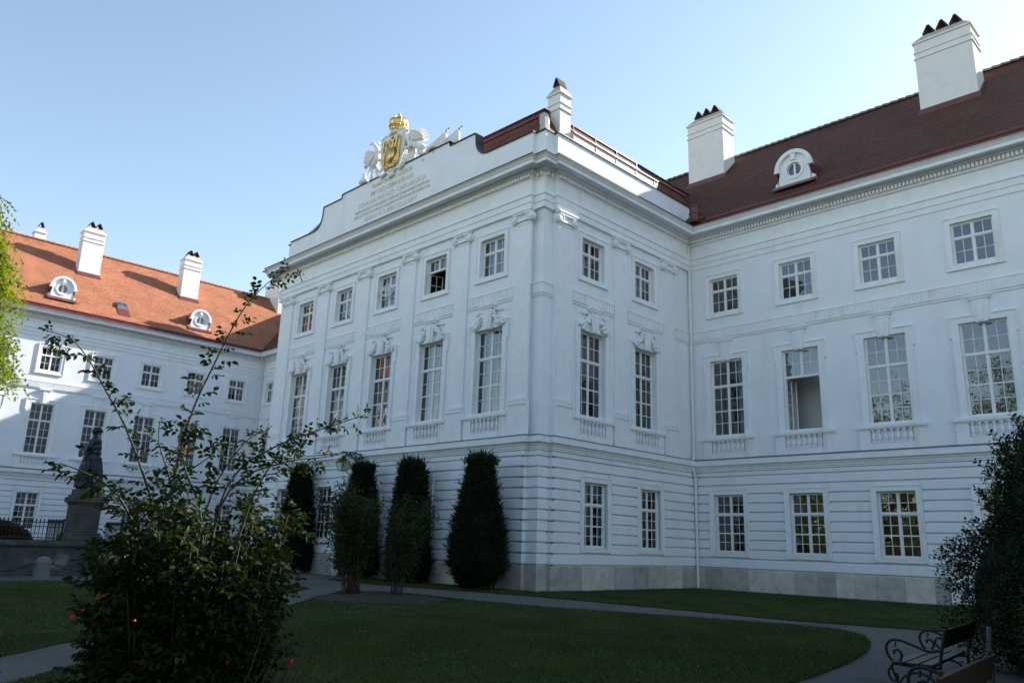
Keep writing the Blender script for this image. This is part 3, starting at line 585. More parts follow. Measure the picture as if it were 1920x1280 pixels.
def dormer(F, uc, zb, d):
    """round-headed attic dormer; F maps (u,z,d)"""
    mb = MB(); R_ = .80; zc = zb+.88
    poly = [(-.98, 0), (.98, 0), (.98, .20), (.88, .24), (.80, .36), (.76, .52), (.74, .70), (.80, .74), (.80, .88)]
    poly += [(R_*math.cos(t), .88+R_*math.sin(t)) for t in [math.pi*i/16 for i in range(1, 16)]]
    poly += [(-.80, .88), (-.80, .74), (-.74, .70), (-.76, .52), (-.80, .36), (-.88, .24), (-.98, .20)]
    P = [(uc+x, zb+z) for x, z in poly]; n = len(P)
    ro, rw_, cz = .43, .36, zb+.72
    # plate with a round hole: ring of quads between outline and circle
    angs = [math.atan2(z-cz, u-uc) for u, z in P]
    vs = []
    for (u, z), a in zip(P, angs): vs += [F(u, z, d), F(u, z, d-.18), F(uc+ro*math.cos(a), cz+ro*math.sin(a), d), F(uc+ro*math.cos(a), cz+ro*math.sin(a), d-.18)]
    fs = []
    for i in range(n):
        j = (i+1) % n; fs += [(4*i, 4*j, 4*j+2, 4*i+2), (4*i, 4*i+1, 4*j+1, 4*j), (4*i+2, 4*j+2, 4*j+3, 4*i+3), (4*i+1, 4*i+3, 4*j+3, 4*j+1)]
    mb.add(vs, fs)
    o = pal(mb, 'dormer', 'trim', org=F(uc, zb, d))
    r = MB(); T = [math.pi*i/18 for i in range(19)]   # hood moulding
    for t0, t1 in zip(T, T[1:]):
        q = [(uc+rr*math.cos(t), zb+.80+rr*math.sin(t)) for rr, t in ((.74, t0), (.93, t0), (.93, t1), (.74, t1))]; r.prism(F, q, d-.02, d+.16)
    for s_ in (-1, 1): r.fbox(F, uc+s_*.835-.13, uc+s_*.835+.13, zb+.72, zb+.80, d-.02, d+.17)
    r.prism(F, [(uc-.09, zb+1.20), (uc+.09, zb+1.20), (uc+.14, zb+1.58), (uc-.14, zb+1.58)], d, d+.13)
    pal(r, 'dormer_hood', 'trim', o, org=F(uc, zb, d))
    r = MB(); T = [2*math.pi*i/24 for i in range(25)]
    for t0, t1 in zip(T, T[1:]):
        for r0, r1, d0, d1 in ((rw_, ro+.05, d-.03, d+.05), (rw_-.045, rw_, d-.15, d-.06)):
            r.prism(F, [(uc+rr*math.cos(t), cz+rr*math.sin(t)) for rr, t in ((r0, t0), (r1, t0), (r1, t1), (r0, t1))], d0, d1)
    r.fbox(F, uc-.05, uc+.05, cz-rw_+.02, cz+rw_-.02, d-.14, d-.05)
    pal(r, 'dormer_window', 'wood_white', o, org=F(uc, cz, d))
    r = MB(); r.add([F(uc+.34*math.cos(t), cz+.34*math.sin(t), d-.11) for t in T[:-1]], [tuple(range(24))]); pal(r, 'dormer_pane', 'glass', o, org=F(uc, cz, d))
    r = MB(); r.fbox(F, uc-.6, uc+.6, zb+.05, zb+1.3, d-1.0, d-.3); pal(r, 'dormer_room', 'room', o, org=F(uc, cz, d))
    r = MB(); L_ = 2.0   # barrel running back into the roof
    pr = [(uc+.86*math.cos(t), zb+.80+.86*math.sin(t)) for t in [math.pi*i/14 for i in range(15)]]; pr = [(uc+.80, zb)]+pr+[(uc-.80, zb)]
    for (a, b), (c, e) in zip(pr, pr[1:]): r.quad(F(a, b, d+.05), F(c, e, d+.05), F(c, e, d-L_), F(a, b, d-L_))
    pal(r, 'dormer_roof', 'copper', o, org=F(uc, zb, d), recalc=False)
    r = MB(); r.hexa([F(uc-1.05, zb-.26, d+.30), F(uc+1.05, zb-.26, d+.30), F(uc+1.05, zb-.0, d-.02), F(uc-1.05, zb-.0, d-.02), F(uc-1.05, zb-.22, d+.33), F(uc+1.05, zb-.22, d+.33), F(uc+1.05, zb+.05, d+.02), F(uc-1.05, zb+.05, d+.02)]); pal(r, 'dormer_apron', 'copper', o, org=F(uc, zb, d))
dormer(RW, 5.88, 18.85, -.18); dormer(LW, -6.03, 18.88, -.25); dormer(LW, 4.85, 18.80, -.25)
# roof hatch on the left wing
mb = MB(); x, y = -45.25, -1.42; z = xoff(x)
mb.hexa([(x+.30, y-.42, z-.22), (x+.30, y+.42, z-.22), (x-.3, y+.42, z+.30), (x-.3, y-.42, z+.30), (x+.26, y-.42, z+.10), (x+.26, y+.42, z+.10), (x-.32, y+.42, z+.46), (x-.32, y-.42, z+.46)]); h = pal(mb, 'roof_hatch', 'lead')
mb = MB(); 
for s_ in (-.2, .2): mb.quad((x+.245, y+s_-.17, z+.115), (x+.245, y+s_+.17, z+.115), (x-.28, y+s_+.17, z+.445), (x-.28, y+s_-.17, z+.445))
pal(mb, 'hatch_pane', 'glass', h, recalc=False)
mb = MB(); mb.hexa([(x+1.0, y-.46, z-.96), (x+1.0, y+.46, z-.96), (x+.28, y+.46, z-.28), (x+.28, y-.46, z-.28), (x+1.0, y-.46, z-.90), (x+1.0, y+.46, z-.90), (x+.30, y+.46, z-.20), (x+.30, y-.46, z-.20)]); pal(mb, 'hatch_apron', 'copper', h)

# ------------------------------------------------------------------ pilasters
def pilaster(F, uc, w_=.90):
    mb = MB(); a, b = uc-w_/2, uc+w_/2
    mb.fbox(F, a, b, 7.46, 15.16, 0, .10)
    mb.fbox(F, a-.05, b+.05, 7.34, 7.46, 0, .17); mb.fbox(F, a-.02, b+.02, 7.27, 7.34, 0, .13); mb.fbox(F, a-.08, b+.08, 7.17, 7.27, 0, .20)
    mb.fbox(F, a-.09, b+.09, 5.95, 7.17, 0, .165)
    mb.fbox(F, a-.012, b+.012, 14.98, 15.03, 0, .125)
    o = pal(mb, 'pilaster', 'trim', org=F(uc, 5.95, 0))
    c = MB(); c.fbox(F, a-.16, b+.16, 15.525, 15.61, 0, .27); c.fbox(F, a-.11, b+.11, 15.475, 15.525, 0, .23)
    c.fbox(F, a+.06, b-.06, 15.16, 15.44, 0, .16)
    ax = F.n
    for s_ in (-1, 1):
        u = uc+s_*(w_/2+.02); P0 = F(u, 15.26, .0)
        c.lathe(P0, [(.205, 0), (.205, .22), (.17, .235), (.165, .215), (.10, .215), (.09, .245), (.05, .255), (.0, .255)], 16, ax=ax)
        sp = [F(u+s_*(.195-.155*t)*math.cos(t*11+1.3), 15.26+(.195-.155*t)*math.sin(t*11+1.3), .235) for t in [i/30 for i in range(31)]]
        c.tube(sp, .028, 5)
    for i in range(5): c.ball(F(uc+(i-2)*.125, 15.36, .16), (.05, .05, .07), 6, 4)
    c.tube([F(uc-w_/2+.0, 15.455, .21), F(uc, 15.43, .22), F(uc+w_/2, 15.455, .21)], .035, 5); c.fbox(F, a+.05, b-.05, 15.12, 15.17, 0, .19)
    pal(c, 'capital', 'trim', o, org=F(uc, 15.3, 0))
    return o
for u in pil_f: pilaster(FR, u)
for u in pil_s: pilaster(SD, u)

# ------------------------------------------------------------------ balustrades
bal_me = [None]
def balustrade(F, uc, hw, nb, full=None, pan=.10, detail=True):
    mb = MB(); u0, u1 = (uc-hw, uc+hw) if full is None else full
    mb.fbox(F, u0, u1, 6.82, 6.955, 0, pan+.09); mb.fbox(F, u0+.03, u1-.03, 6.77, 6.82, 0, pan+.04)
    iw = .86
    mb.fbox(F, u0+.07, uc-iw, 5.96, 6.77, 0, pan); mb.fbox(F, uc+iw, u1-.07, 5.96, 6.77, 0, pan); mb.fbox(F, uc-iw, uc+iw, 5.96, 6.22, 0, pan)
    o = pal(mb, 'balustrade', 'trim', org=F(uc, 5.96, 0))
    if not detail: return
    for i in range(nb):
        u = uc+(i-(nb-1)/2)*.245; P0 = F(u, 6.225, pan*.5+.01)
        if bal_me[0] is None:
            b = MB(); b.box(-.065+P0.x, .065+P0.x, P0.y-.065, P0.y+.065, P0.z, P0.z+.04)
            b.lathe(P0, [(.05, .04), (.035, .07), (.06, .12), (.078, .18), (.07, .26), (.042, .37), (.032, .42), (.05, .455), (.035, .48)], 10); b.box(P0.x-.06, P0.x+.06, P0.y-.06, P0.y+.06, P0.z+.48, P0.z+.545)
            x = pal(b, 'baluster', 'trim', o, org=P0); bal_me[0] = x
        else:
            x = bal_me[0].copy(); col.objects.link(x); x.parent = o; x.location = P0-parent_world(o)

# ------------------------------------------------------------------ garlands over the pavilion's first-floor windows
def festoon(F, uc):
    zt = 11.42
    for s_ in (-1, 1):
        mb = MB()
        for i in range(30):
            t = i/33; u = uc+s_*(.30+.72*t); z = zt-.02-.62*math.sin(math.pi*min(1, t*.95+.03)*.62)+.10*t; wd = .17*(math.sin(math.pi*min(1, .12+t*.86))**.7)
            for k in range(2):
                r = random.uniform(.045, .085); mb.ball(F(u+random.gauss(0, .02), z+random.uniform(-wd, wd), .05+random.uniform(.02, .12)), (r, r*random.uniform(.7, 1.2), r), 6, 4)
        for i in range(9):
            t = i/8; mb.ball(F(uc+s_*(.98+.10*t), 11.0-.16*t, .06), (.05, .045, .06), 6, 4)
            mb.ball(F(uc+s_*(.34+.05*math.sin(i)), zt+.02-.1*t, .13), (.07, .06, .06), 6, 4)
        mb.tube([F(uc+s_*.34, zt+.08, .1), F(uc+s_*.55, zt+.06, .12), F(uc+s_*.75, zt-.02, .1), F(uc+s_*.9, zt+.05, .08)], [.05, .045, .035, .02], 5)
        pal(mb, 'garland', 'trim', smooth=True, org=F(uc, 11, 0))

# ------------------------------------------------------------------ windows
for i, u in enumerate(front_u):
    cur = [(.22, .5), (.55, 1.0)] if i in (0, 1) else ([(.35, .62)] if i == 2 else None)
    make_window(FR, 'U', u, WU, ZU0, ZU1, .22, 'pavilion', curtain=[(.2, .48), (.55, 1)] if i in (0, 2, 3) else None, opened=72 if i == 1 else None, label='attic-storey window with its lower casement swung open' if i == 1 else None)
    make_window(FR, 'M', u, WM, ZM0, ZM1, .22, 'pavilion', curtain=cur)
    if i != 2: make_window(FR, 'G', u, WG, ZG0, ZG1, -.01, 'pavilion')
    festoon(FR, u); balustrade(FR, u, 1.2, 7, full=(u-1.937+.545, u+1.937-.545))
for u in side_u:
    make_window(SD, 'U', u, WU, ZU0, ZU1, .22, 'pavilion', curtain=[(.35, .8)]); make_window(SD, 'M', u, WM, ZM0, ZM1, .25, 'pavilion'); make_window(SD, 'G', u, WG, ZG0, ZG1, -.01, 'pavilion')
    festoon(SD, u); balustrade(SD, u, 1.2, 7, full=(u-1.94+.545, u+1.94-.545))
for i, u in enumerate(right_u[:5]):
    make_window(RW, 'U', u, WU, ZU0, ZU1, .16, 'wing'); make_window(RW, 'M', u, WM, ZM0, ZM1, .16, 'wing', opened=80 if i == 1 else None, label='tall window with its lower casement swung open' if i == 1 else None, curtain=[(.75, 1)] if i == 0 else None)
    make_window(RW, 'G', u, WG, ZG0, ZG1, -.01, 'wing'); balustrade(RW, u, 1.38, 7)
for i, u in enumerate(left_u):
    make_window(LW, 'U', u, 1.45, ZU0, ZU1, .14, 'wing'); make_window(LW, 'M', u, 1.58, ZM0, ZM1, .14, 'wing'); make_window(LW, 'G', u, 1.45, ZG0, ZG1, -.01, 'wing'); balustrade(LW, u, 1.38, 7, detail=u > -7)
for u in ret_u[:1]:
    make_window(RET, 'U', u, 1.45, ZU0, ZU1, .16, 'wing'); make_window(RET, 'M', u, 1.58, ZM0, ZM1, .16, 'wing'); balustrade(RET, u, 1.38, 7, detail=False)

# ------------------------------------------------------------------ downpipes
mb = MB(); p = lambda x, d, z: (x, D-d, z)
mb.tube([p(.16, .16, 17.0), p(.16, .16, 6.35), p(.17, .18, 6.2), p(.30, .42, 5.97), p(.33, .52, 5.85), p(.33, .55, 5.4), p(.33, .42, 5.2), p(.33, .36, 5.05), p(.33, .36, .05)], .065, 8)
for z in (15.2, 12.9, 10.4, 8.0): mb.tube([p(.16, .16, z), p(.16, .16, z+.05)], .08, 8)
for z in (3.9, 1.9): mb.tube([p(.33, .36, z), p(.33, .36, z+.05)], .08, 8)
pal(mb, 'downpipe', 'pipe')
mb = MB(); q = lambda d, e, z: (-W+d, D-e, z)
mb.tube([q(.62, .62, 17.5), q(.45, .45, 16.9), q(.14, .16, 16.5), q(.14, .16, 6.2), q(.45, .42, 5.9), q(.4, .4, .1)], .06, 8); pal(mb, 'downpipe', 'pipe')
mb = MB(); mb.lathe((.95, 10.28, 17.85), [(.26, 0), (.30, .12), (.30, .17), (.285, .2), (.285, .42), (.31, .45), (.31, .52), (.28, .55), (.28, .80), (.30, .83), (.30, .88)], 16); mb.tube([(.95, 10.2, 18.0), (1.5, 10.3, 18.0)], .08, 8); pal(mb, 'rainwater_head', 'copper')

# ------------------------------------------------------------------ attic and mansard of the centre block
prof = [(-.05, 17.6), (-.05, 19.36), (-.45, 19.36), (-.45, 17.6)]
xa, xb_ = -18.56, -3.84
mb = MB()
mb.sweep([(xb_, 0)]+PATH[8:13]+[(0, D+.4)], prof, cap=True)
pal(mb, 'attic_parapet', 'stucco'); mb = MB(); mb.sweep([(XL, D+3), (XL, NO)]+PATH[4:8]+[(xa, 0)], prof, cap=True); pal(mb, 'attic_parapet', 'stucco'); mb = MB()
top = [(xb_, 17.6), (xb_, 19.36)]+[(-4.54-.0-(.70)*(math.sin(t)-1)*1.0-.0, 19.36+.86*(1-math.cos(t))) for t in []]
cur = [(-3.84-.72*math.sin(t), 19.36+.88*(1-math.cos(t))) for t in [math.pi/2*i/8 for i in range(1, 9)]]
Rr = [(xb_, 17.6), (xb_, 19.36)]+cur+[(-4.60, 20.64), (-6.48, 20.64), (-6.48, 20.88)]
mid = -11.2
Lf = [(2*mid-u, z) for u, z in Rr[::-1]]
poly = Rr+Lf
mb.prism(FR, poly, -.45, -.05)
att = pal(mb, 'attic_parapet', 'stucco')
mb = MB()
mb.sweep([(xb_, 0)]+PATH[8:13]+[(0, D+.4)], [(.02, 19.33), (.02, 19.385), (-.52, 19.40)]); mb.sweep([(XL, D+3), (XL, NO)]+PATH[4:8]+[(xa, 0)], [(.02, 19.33), (.02, 19.385), (-.52, 19.40)])
pl_ = poly[1:-1]
for (a, b), (c, e) in zip(pl_, pl_[1:]): mb.hexa([FR(a, b+.004, -.5), FR(c, e+.004, -.5), FR(c, e+.004, .02), FR(a, b+.004, .02), FR(a, b+.05, -.5), FR(c, e+.05, -.5), FR(c, e+.05, .02), FR(a, b+.05, .02)])
pal(mb, 'parapet_flashing', 'darkedge', att, recalc=False)
yR = 17.0
x0, x1, y0 = XL+.62, -.62, .62; zb, zt, ins = 19.0, 21.55, 1.42
mb = MB()
mb.quad((x0, y0, zb), (x1, y0, zb), (x1-ins, y0+ins, zt), (x0+ins, y0+ins, zt)); ms = math.hypot(ins, zt-zb)/(zt-zb)
pal(mb, 'roof', 'midtile', uv=lambda p: (p.x, (p.z-zb)*ms), recalc=False)
mb = MB(); mb.quad((x1, y0, zb), (x1, yR, zb), (x1-ins, yR, zt), (x1-ins, y0+ins, zt)); pal(mb, 'roof', 'midtile', uv=lambda p: (p.y, (p.z-zb)*ms), recalc=False); mb = MB(); mb.quad((x0, yR, zb), (x0, y0, zb), (x0+ins, y0+ins, zt), (x0+ins, yR, zt))
pal(mb, 'roof', 'midtile', uv=lambda p: (p.y, (p.z-zb)*ms), recalc=False)
mb = MB(); a, b, c = x0+ins, x1-ins, y0+ins; z1, z2, zz = zt-.06, zt+.30, 22.6
pth = [(a, yR), (a, c), (b, c), (b, yR)]; mb.sweep(pth, [(.05, z1), (.10, z1), (.10, z1+.05), (-.02, z2-.04), (.05, z2-.03), (.05, z2+.02), (-.1, z2+.03)])
mb.quad((a, c, z2), (b, c, z2), (b-6, c+6, zz), (a+6, c+6, zz)); mb.quad((b, c, z2), (b, yR, z2), (b-6, yR, zz), (b-6, c+6, zz)); mb.quad((a, c, z2), (a, yR, z2), (a+6, yR, zz), (a+6, c+6, zz)); mb.quad((a+6, c+6, zz), (b-6, c+6, zz), (b-6, yR, zz), (a+6, yR, zz))
for i in range(9): y = c+.3+1.75*i; mb.hexa([(b+.11, y-.025, z1), (b+.11, y+.025, z1), (b+.07, y+.025, z1), (b+.07, y-.025, z1), (b+.06, y-.025, z2), (b+.06, y+.025, z2), (b-.02, y+.025, z2), (b-.02, y-.025, z2)])
for i in range(9): x = b-.6-2.05*i; mb.hexa([(x-.025, c-.11, z1), (x+.025, c-.11, z1), (x+.025, c-.07, z1), (x-.025, c-.07, z1), (x-.025, c-.05, z2), (x+.025, c-.05, z2), (x+.025, c+.02, z2), (x-.025, c+.02, z2)])
pal(mb, 'roof_edge', 'copper', recalc=False)
mb = MB()
for sx, xx in ((-1, x1), (1, x0)):
    mb = MB(); P0 = Vector((xx, y0, zb+.25)); P1 = Vector((xx+sx*ins*.92, y0+ins*.92, zt-.12)); n = 9
    dd = (P1-P0); sdv = Vector((1, -sx*-1, 0)).normalized() if sx > 0 else Vector((1, 1, 0)).normalized()
    sdv = Vector((1, 1, 0)).normalized() if sx < 0 else Vector((1, -1, 0)).normalized()
    out = dd.normalized().cross(sdv); out = out if out.z > 0 else -out
    vs = []
    for i in range(n+1):
        p0 = P0+dd*i/n; k = random.uniform(.9, 1.1)
        for s_, o in ((-.24, -.04), (-.17, .09), (0, .14), (.17, .09), (.24, -.04)): vs.append(p0+sdv*s_*k+out*o*k)
    mb.add(vs, [(i*5+j, i*5+j+1, i*5+6+j, i*5+5+j) for i in range(n) for j in range(4)]+[(n*5, n*5+1, n*5+2, n*5+3, n*5+4)])
    pal(mb, 'roof_hip', 'mortar', recalc=False)
mb = MB(); mb.box(-1.40, -1.28, 3.22, 10.3, 19.2, 20.82); up_ = pal(mb, 'roof_upstand', 'cream')
mb = MB(); mb.box(-1.46, -1.22, 3.22, 10.32, 20.82, 20.87)
for y in (3.3, 5.0, 6.65, 8.3, 9.95): mb.box(-1.28, -1.255, y-.03, y+.03, 19.3, 20.82)
pal(mb, 'upstand_capping', 'copper', up_)
chimney(-2.15, -1.37, 2.40, 3.20, 19.6, 22.72, 1, 'x')

# ------------------------------------------------------------------ inscription (raised letters on the attic)
def text(s, u, z, size, width, parent, d=-.05):
    cu = bpy.data.curves.new('inscription', 'FONT'); cu.body = s; cu.size = size; cu.align_x = 'CENTER'; cu.extrude = .012; cu.resolution_u = 2
    o = bpy.data.objects.new('inscription', cu); col.objects.link(o)
    dg = bpy.context.evaluated_depsgraph_get(); me = bpy.data.meshes.new_from_object(o.evaluated_get(dg)); bpy.data.objects.remove(o)
    xs = [v.co.x for v in me.vertices]; k = width/(max(xs)-min(xs))
    for v in me.vertices: v.co.x *= k
    me.materials.clear(); me.materials.append(M['letters']); ob = bpy.data.objects.new('inscription', me); col.objects.link(ob)
    ob.rotation_euler = (math.pi/2, 0, 0); ob.parent = parent; ob.location = Vector((u, -d-.012, z))-parent_world(parent); return ob
for s, z, sz, wd in (('MUNIFICENTIA ET AUSPICIIS', 20.36, .36, 3.5), ('IMP CAES JOSEPHI II PF AUG', 19.92, .40, 3.7), ('SCHOLA MEDICO CHIRURGICA', 19.50, .36, 5.9), ('MILITUM MORBIS ET VULNERIBUS CURANDIS SANANDISQUE INSTITUTA', 19.20, .25, 6.5), ('AEDE EXSTRUCTA OMNIQUE SALUTARIS ARTIS ADPARATU INSTRUCTA', 18.93, .25, 6.6), ('ANNO R S MDCCLXXXV', 18.55, .36, 4.6)):
    text(s, -11.2, z, sz, wd, att)
# ------------------------------------------------------------------ leaf / blade meshes (numpy)
def npmesh(name, V, F4, tone, mat, parent=None, org=(0, 0, 0), nv=4):
    me = bpy.data.meshes.new(name); V = V-np.array(org)
    me.vertices.add(len(V)); me.vertices.foreach_set('co', V.astype(np.float32).ravel())
    nf = len(F4); me.loops.add(nf*nv); me.loops.foreach_set('vertex_index', F4.astype(np.int32).ravel())
    me.polygons.add(nf); me.polygons.foreach_set('loop_start', np.arange(nf, dtype=np.int32)*nv); me.polygons.foreach_set('loop_total', np.full(nf, nv, dtype=np.int32))
    a = me.attributes.new('tone', 'FLOAT', 'FACE'); a.data.foreach_set('value', tone.astype(np.float32))
    me.update(calc_edges=True); me.materials.append(M[mat])
    ob = bpy.data.objects.new(name, me); col.objects.link(ob); ob.location = Vector(org)-parent_world(parent); ob.parent = parent
    return ob
def unit(a): return a/np.maximum(np.linalg.norm(a, axis=1, keepdims=True), 1e-9)
def rvec(n): return unit(rng.normal(size=(n, 3)))
def leaves(name, C, A, Nn, L, Wd, tone, mat, parent=None, org=(0, 0, 0), fold=0.0):
    """C base points, A axis, Nn rough normal; a leaf is a pointed blade, folded along its midrib if fold > 0"""
    n = len(C); A = unit(A); S_ = unit(np.cross(A, Nn)); U = np.cross(S_, A); L = np.broadcast_to(L, n)[:, None]; Wd = np.broadcast_to(Wd, n)[:, None]
    if fold == 0:
        V = np.stack([C, C+A*L*.45+S_*Wd/2, C+A*L, C+A*L*.45-S_*Wd/2], 1).reshape(-1, 3); F = np.arange(n*4).reshape(n, 4); return npmesh(name, V, F, tone, mat, parent, org)
    up_ = U*Wd*fold; tip = A*L-U*L*.12
    V = np.stack([C, C+A*L*.3+S_*Wd*.45+up_, C+A*L*.68+S_*Wd*.36+up_*.8, C+tip, C+A*L*.68-S_*Wd*.36+up_*.8, C+A*L*.3-S_*Wd*.45+up_, ], 1).reshape(-1, 3)
    b = np.arange(n)[:, None]*6; F = np.concatenate([b+np.array([[0, 1, 2, 3]]), b+np.array([[0, 3, 4, 5]])], 0)
    return npmesh(name, V, F, np.concatenate([tone, tone]), mat, parent, org)
def tree(name, loc, h, rad, label, mat='tree', nclump=150, nleaf=60, lsize=.22, cr=None, trunk_r=.25, base=.3, group=None, cat='tree', sig=.5):
    """tapered trunk with limbs, crown of leaf clumps"""
    t = empty(name, loc, label, cat, group); L0 = Vector(loc)
    mb = MB(); pts = [L0+Vector((math.sin(z*.5)*.15, math.cos(z*.7)*.12, z)) for z in np.linspace(0, h*.8, 7)]
    mb.tube(pts, [trunk_r*(1-.85*i/6) for i in range(7)], 9)
    cents = []
    for i in range(nclump):
        d = rvec(1)[0]; rr = rng.random()**.45; zc = h*(base+(1-base)*.5); p = np.array([d[0]*rad*rr, d[1]*rad*rr, zc+d[2]*h*(1-base)*.5*rr])
        p[:2] *= .75+.5*rng.random(); cents.append(np.array(L0)+p)
    for i in range(14):
        c = Vector(cents[i*max(1, nclump//14) % nclump]); zb = max(h*.2, (c.z-L0.z)*.55); st = L0+Vector((0, 0, min(zb, h*.7))); md = (st+c)/2+Vector((0, 0, .05*h)); mb.tube([st, md, c], [trunk_r*.35, trunk_r*.22, trunk_r*.06], 6)
    mb.build('trunk', M['bark'], t, org=loc, smooth=True)
    cs = np.repeat(np.array(cents), nleaf, 0); C = cs+rng.normal(size=cs.shape)*np.array([sig, sig, sig*.7])
    n = len(C); tn = np.clip(np.repeat(rng.random(nclump), nleaf)*.6+rng.random(n)*.4, 0, 1)
    leaves('crown', C, rvec(n)+np.array([0, 0, -.4]), rvec(n)+np.array([0, 0, .8]), lsize*(.7+.6*rng.random(n)), lsize*.6, tn, mat, t, loc)
    return t

# ------------------------------------------------------------------ ground
mb = MB(); mb.quad((-300, -300, 0), (300, -300, 0), (300, 300, 0), (-300, 300, 0)); g0 = mb.build('ground', M['asphalt']); tag(g0, 'grey asphalt ground and curving garden path in front of the palace', 'ground', kind='structure')
near = [(-1.1, -5.6), (2, -5.7), (5, -5.5), (7.4, -4.9), (9.4, -4.25), (11.2, -3.65), (12.4, -3.6), (13.2, -3.9), (13.9, -4.75), (14.6, -6.3), (15.05, -7.7), (15.4, -9.2), (15.65, -10.7), (15.8, -12), (16.0, -14.5), (15.7, -16.8), (14.6, -18.6), (12.9, -20.6), (11.4, -20.6), (-2.2, -7.0)]
leftl = [(-9.4, -30), (-9.4, -10.5), (-8.6, -8.4), (-5.6, -7.0), (-3.9, -7.2), (12.5, -23.55), (12, -30)]
back = [(-9.2, -3.05), (-5.7, -3.3), (-2, -2.6), (1.6, -1.95), (8, -2.0), (11.2, -2.1), (14.2, -1.3), (20, -1.0), (30, -1), (30, D-DG-.03), (DG+.03, D-DG-.03), (DG+.03, NO), (-NP+.2, NO-.1), (-NP+.2, -NP), (-NO, -DG-.03), (-9.5, -DG-.03)]
lawns = [near, leftl, back]
near = [tuple(v) for v in smooth(near[:-1], 4)]+[near[-1]]; lawns[0] = near
mb = MB(); mb.quad((-60, -80, .015), (60, -80, .015), (60, -30.5, .015), (-60, -30.5, .015)); tag(mb.build('lawn', M['lawn']), 'grass behind the camera', 'lawn', kind='structure')
for i, (poly, lb) in enumerate(zip(lawns, ('clipped central lawn inside the curving path', 'clipped lawn between path and fountain', 'strip of lawn along the palace wall'))):
    mb = MB(); n = len(poly); mb.add([(x, y, .02) for x, y in poly]+[(x, y, -.02) for x, y in poly], [tuple(range(n))]+[(j, (j+1) % n, n+(j+1) % n, n+j) for j in range(n)])
    o = mb.build('lawn', M['lawn']); tag(o, lb, 'lawn', kind='structure')
BED = (1.0, -7.9, 1.95)
mb = MB(); vs = []; K2 = 40
for r in range(6):
    for k in range(K2): a = 2*math.pi*k/K2; rr = BED[2]*(1-r/5.5)*(1+.05*math.sin(3*a)+.03*math.sin(7*a+1)); vs.append((BED[0]+rr*math.cos(a), BED[1]+rr*math.sin(a), .025+.022*r+(.015*random.random() if r else 0)))
mb.add(vs, [(r*K2+k, r*K2+(k+1) % K2, (r+1)*K2+(k+1) % K2, (r+1)*K2+k) for r in range(5) for k in range(K2)]+[tuple(5*K2+k for k in range(K2))])
o = mb.build('soil', M['soil']); tag(o, 'round bed of bare brown soil under the shrubs', 'flower bed', kind='structure')
def inpoly(P, poly):
    x, y = P[:, 0], P[:, 1]; ins = np.zeros(len(P), bool)
    for (x0, y0), (x1, y1) in zip(poly, poly[1:]+poly[:1]):
        c = ((y0 > y) != (y1 > y)); xi = (x1-x0)*(y-y0)/((y1-y0) if abs(y1-y0) > 1e-9 else 1e-9)+x0; ins ^= c & (x < xi)
    return ins
P = []
def scatter(n, x0, x1, y0, y1): return np.column_stack([rng.uniform(x0, x1, n), rng.uniform(y0, y1, n)])
for n, b in ((150000, (6, 16.3, -21, -3)), (95000, (-6, 11, -20, -4)), (26000, (-9.6, 3, -20, -6)), (60000, (-9, 18, -3.4, 1.5)), (45000, (0, 18, 0, 11))):
    Q = scatter(n, *b); ok = np.zeros(n, bool)
    for po in lawns: ok |= inpoly(Q, po)
    ok &= (np.hypot(Q[:, 0]-BED[0], Q[:, 1]-BED[1]) > BED[2]); P.append(Q[ok])
for po in lawns[:1]+[back]:   # ragged edges
    for (x0, y0), (x1, y1) in zip(po, po[1:]+po[:1]):
        L_ = math.hypot(x1-x0, y1-y0); n = int(L_*160); t = rng.random(n); Q = np.column_stack([x0+(x1-x0)*t, y0+(y1-y0)*t])+rng.normal(size=(n, 2))*.025; P.append(Q[(Q[:, 1] < 10.6)])
P = np.concatenate(P); n = len(P)
patch = .5+.5*np.sin(P[:, 0]*1.3+np.sin(P[:, 1]*.9)*1.7)*np.sin(P[:, 1]*1.1+np.sin(P[:, 0]*.7)*2)
hh = (.03+.035*rng.random(n))*(.8+.4*patch); C = np.column_stack([P, np.full(n, .015)]); th = rng.uniform(0, 2*np.pi, n); S_ = np.column_stack([np.cos(th), np.sin(th), np.zeros(n)]); ln = rng.normal(size=(n, 3))*.025; ln[:, 2] = 0
wd = .006+.006*rng.random(n)
V = np.stack([C-S_*wd[:, None], C+S_*wd[:, None], C+ln+np.column_stack([np.zeros((n, 2)), hh])], 1).reshape(-1, 3)
gr_ = npmesh('grass', V, np.arange(n*3).reshape(n, 3), np.clip(.55*patch+.45*rng.random(n), 0, 1), 'grass', nv=3)
tag(gr_, 'short green grass of the mown lawns', 'grass', kind='stuff')

# ------------------------------------------------------------------ sculpture on the attic
def remesh(o, vx, smooth=4):
    r = o.modifiers.new('remesh', 'REMESH'); r.mode = 'VOXEL'; r.voxel_size = vx; r.use_smooth_shade = True
    s = o.modifiers.new('smooth', 'SMOOTH'); s.factor = .5; s.iterations = smooth; return o
arms = empty('coat_of_arms', (-11.3, .15, 20.9), 'white coat of arms with gold eagle, gold crown and two griffins on the attic', 'sculpture')
Y0 = .12
A = lambda u, z, y=0: Vector((u, Y0+y, z))
F0 = lambda u, z, d: Vector((u, Y0-d, z))
sh = MB()
outl = [(-12.25, 23.0), (-11.9, 23.12), (-11.2, 23.0), (-10.5, 23.12), (-10.15, 22.95), (-10.22, 22.2), (-10.3, 21.6), (-10.6, 21.05), (-11.2, 20.62), (-11.8, 21.0), (-12.15, 21.6), (-12.2, 22.2)]
sh.prism(F0, outl, -.22, .16)
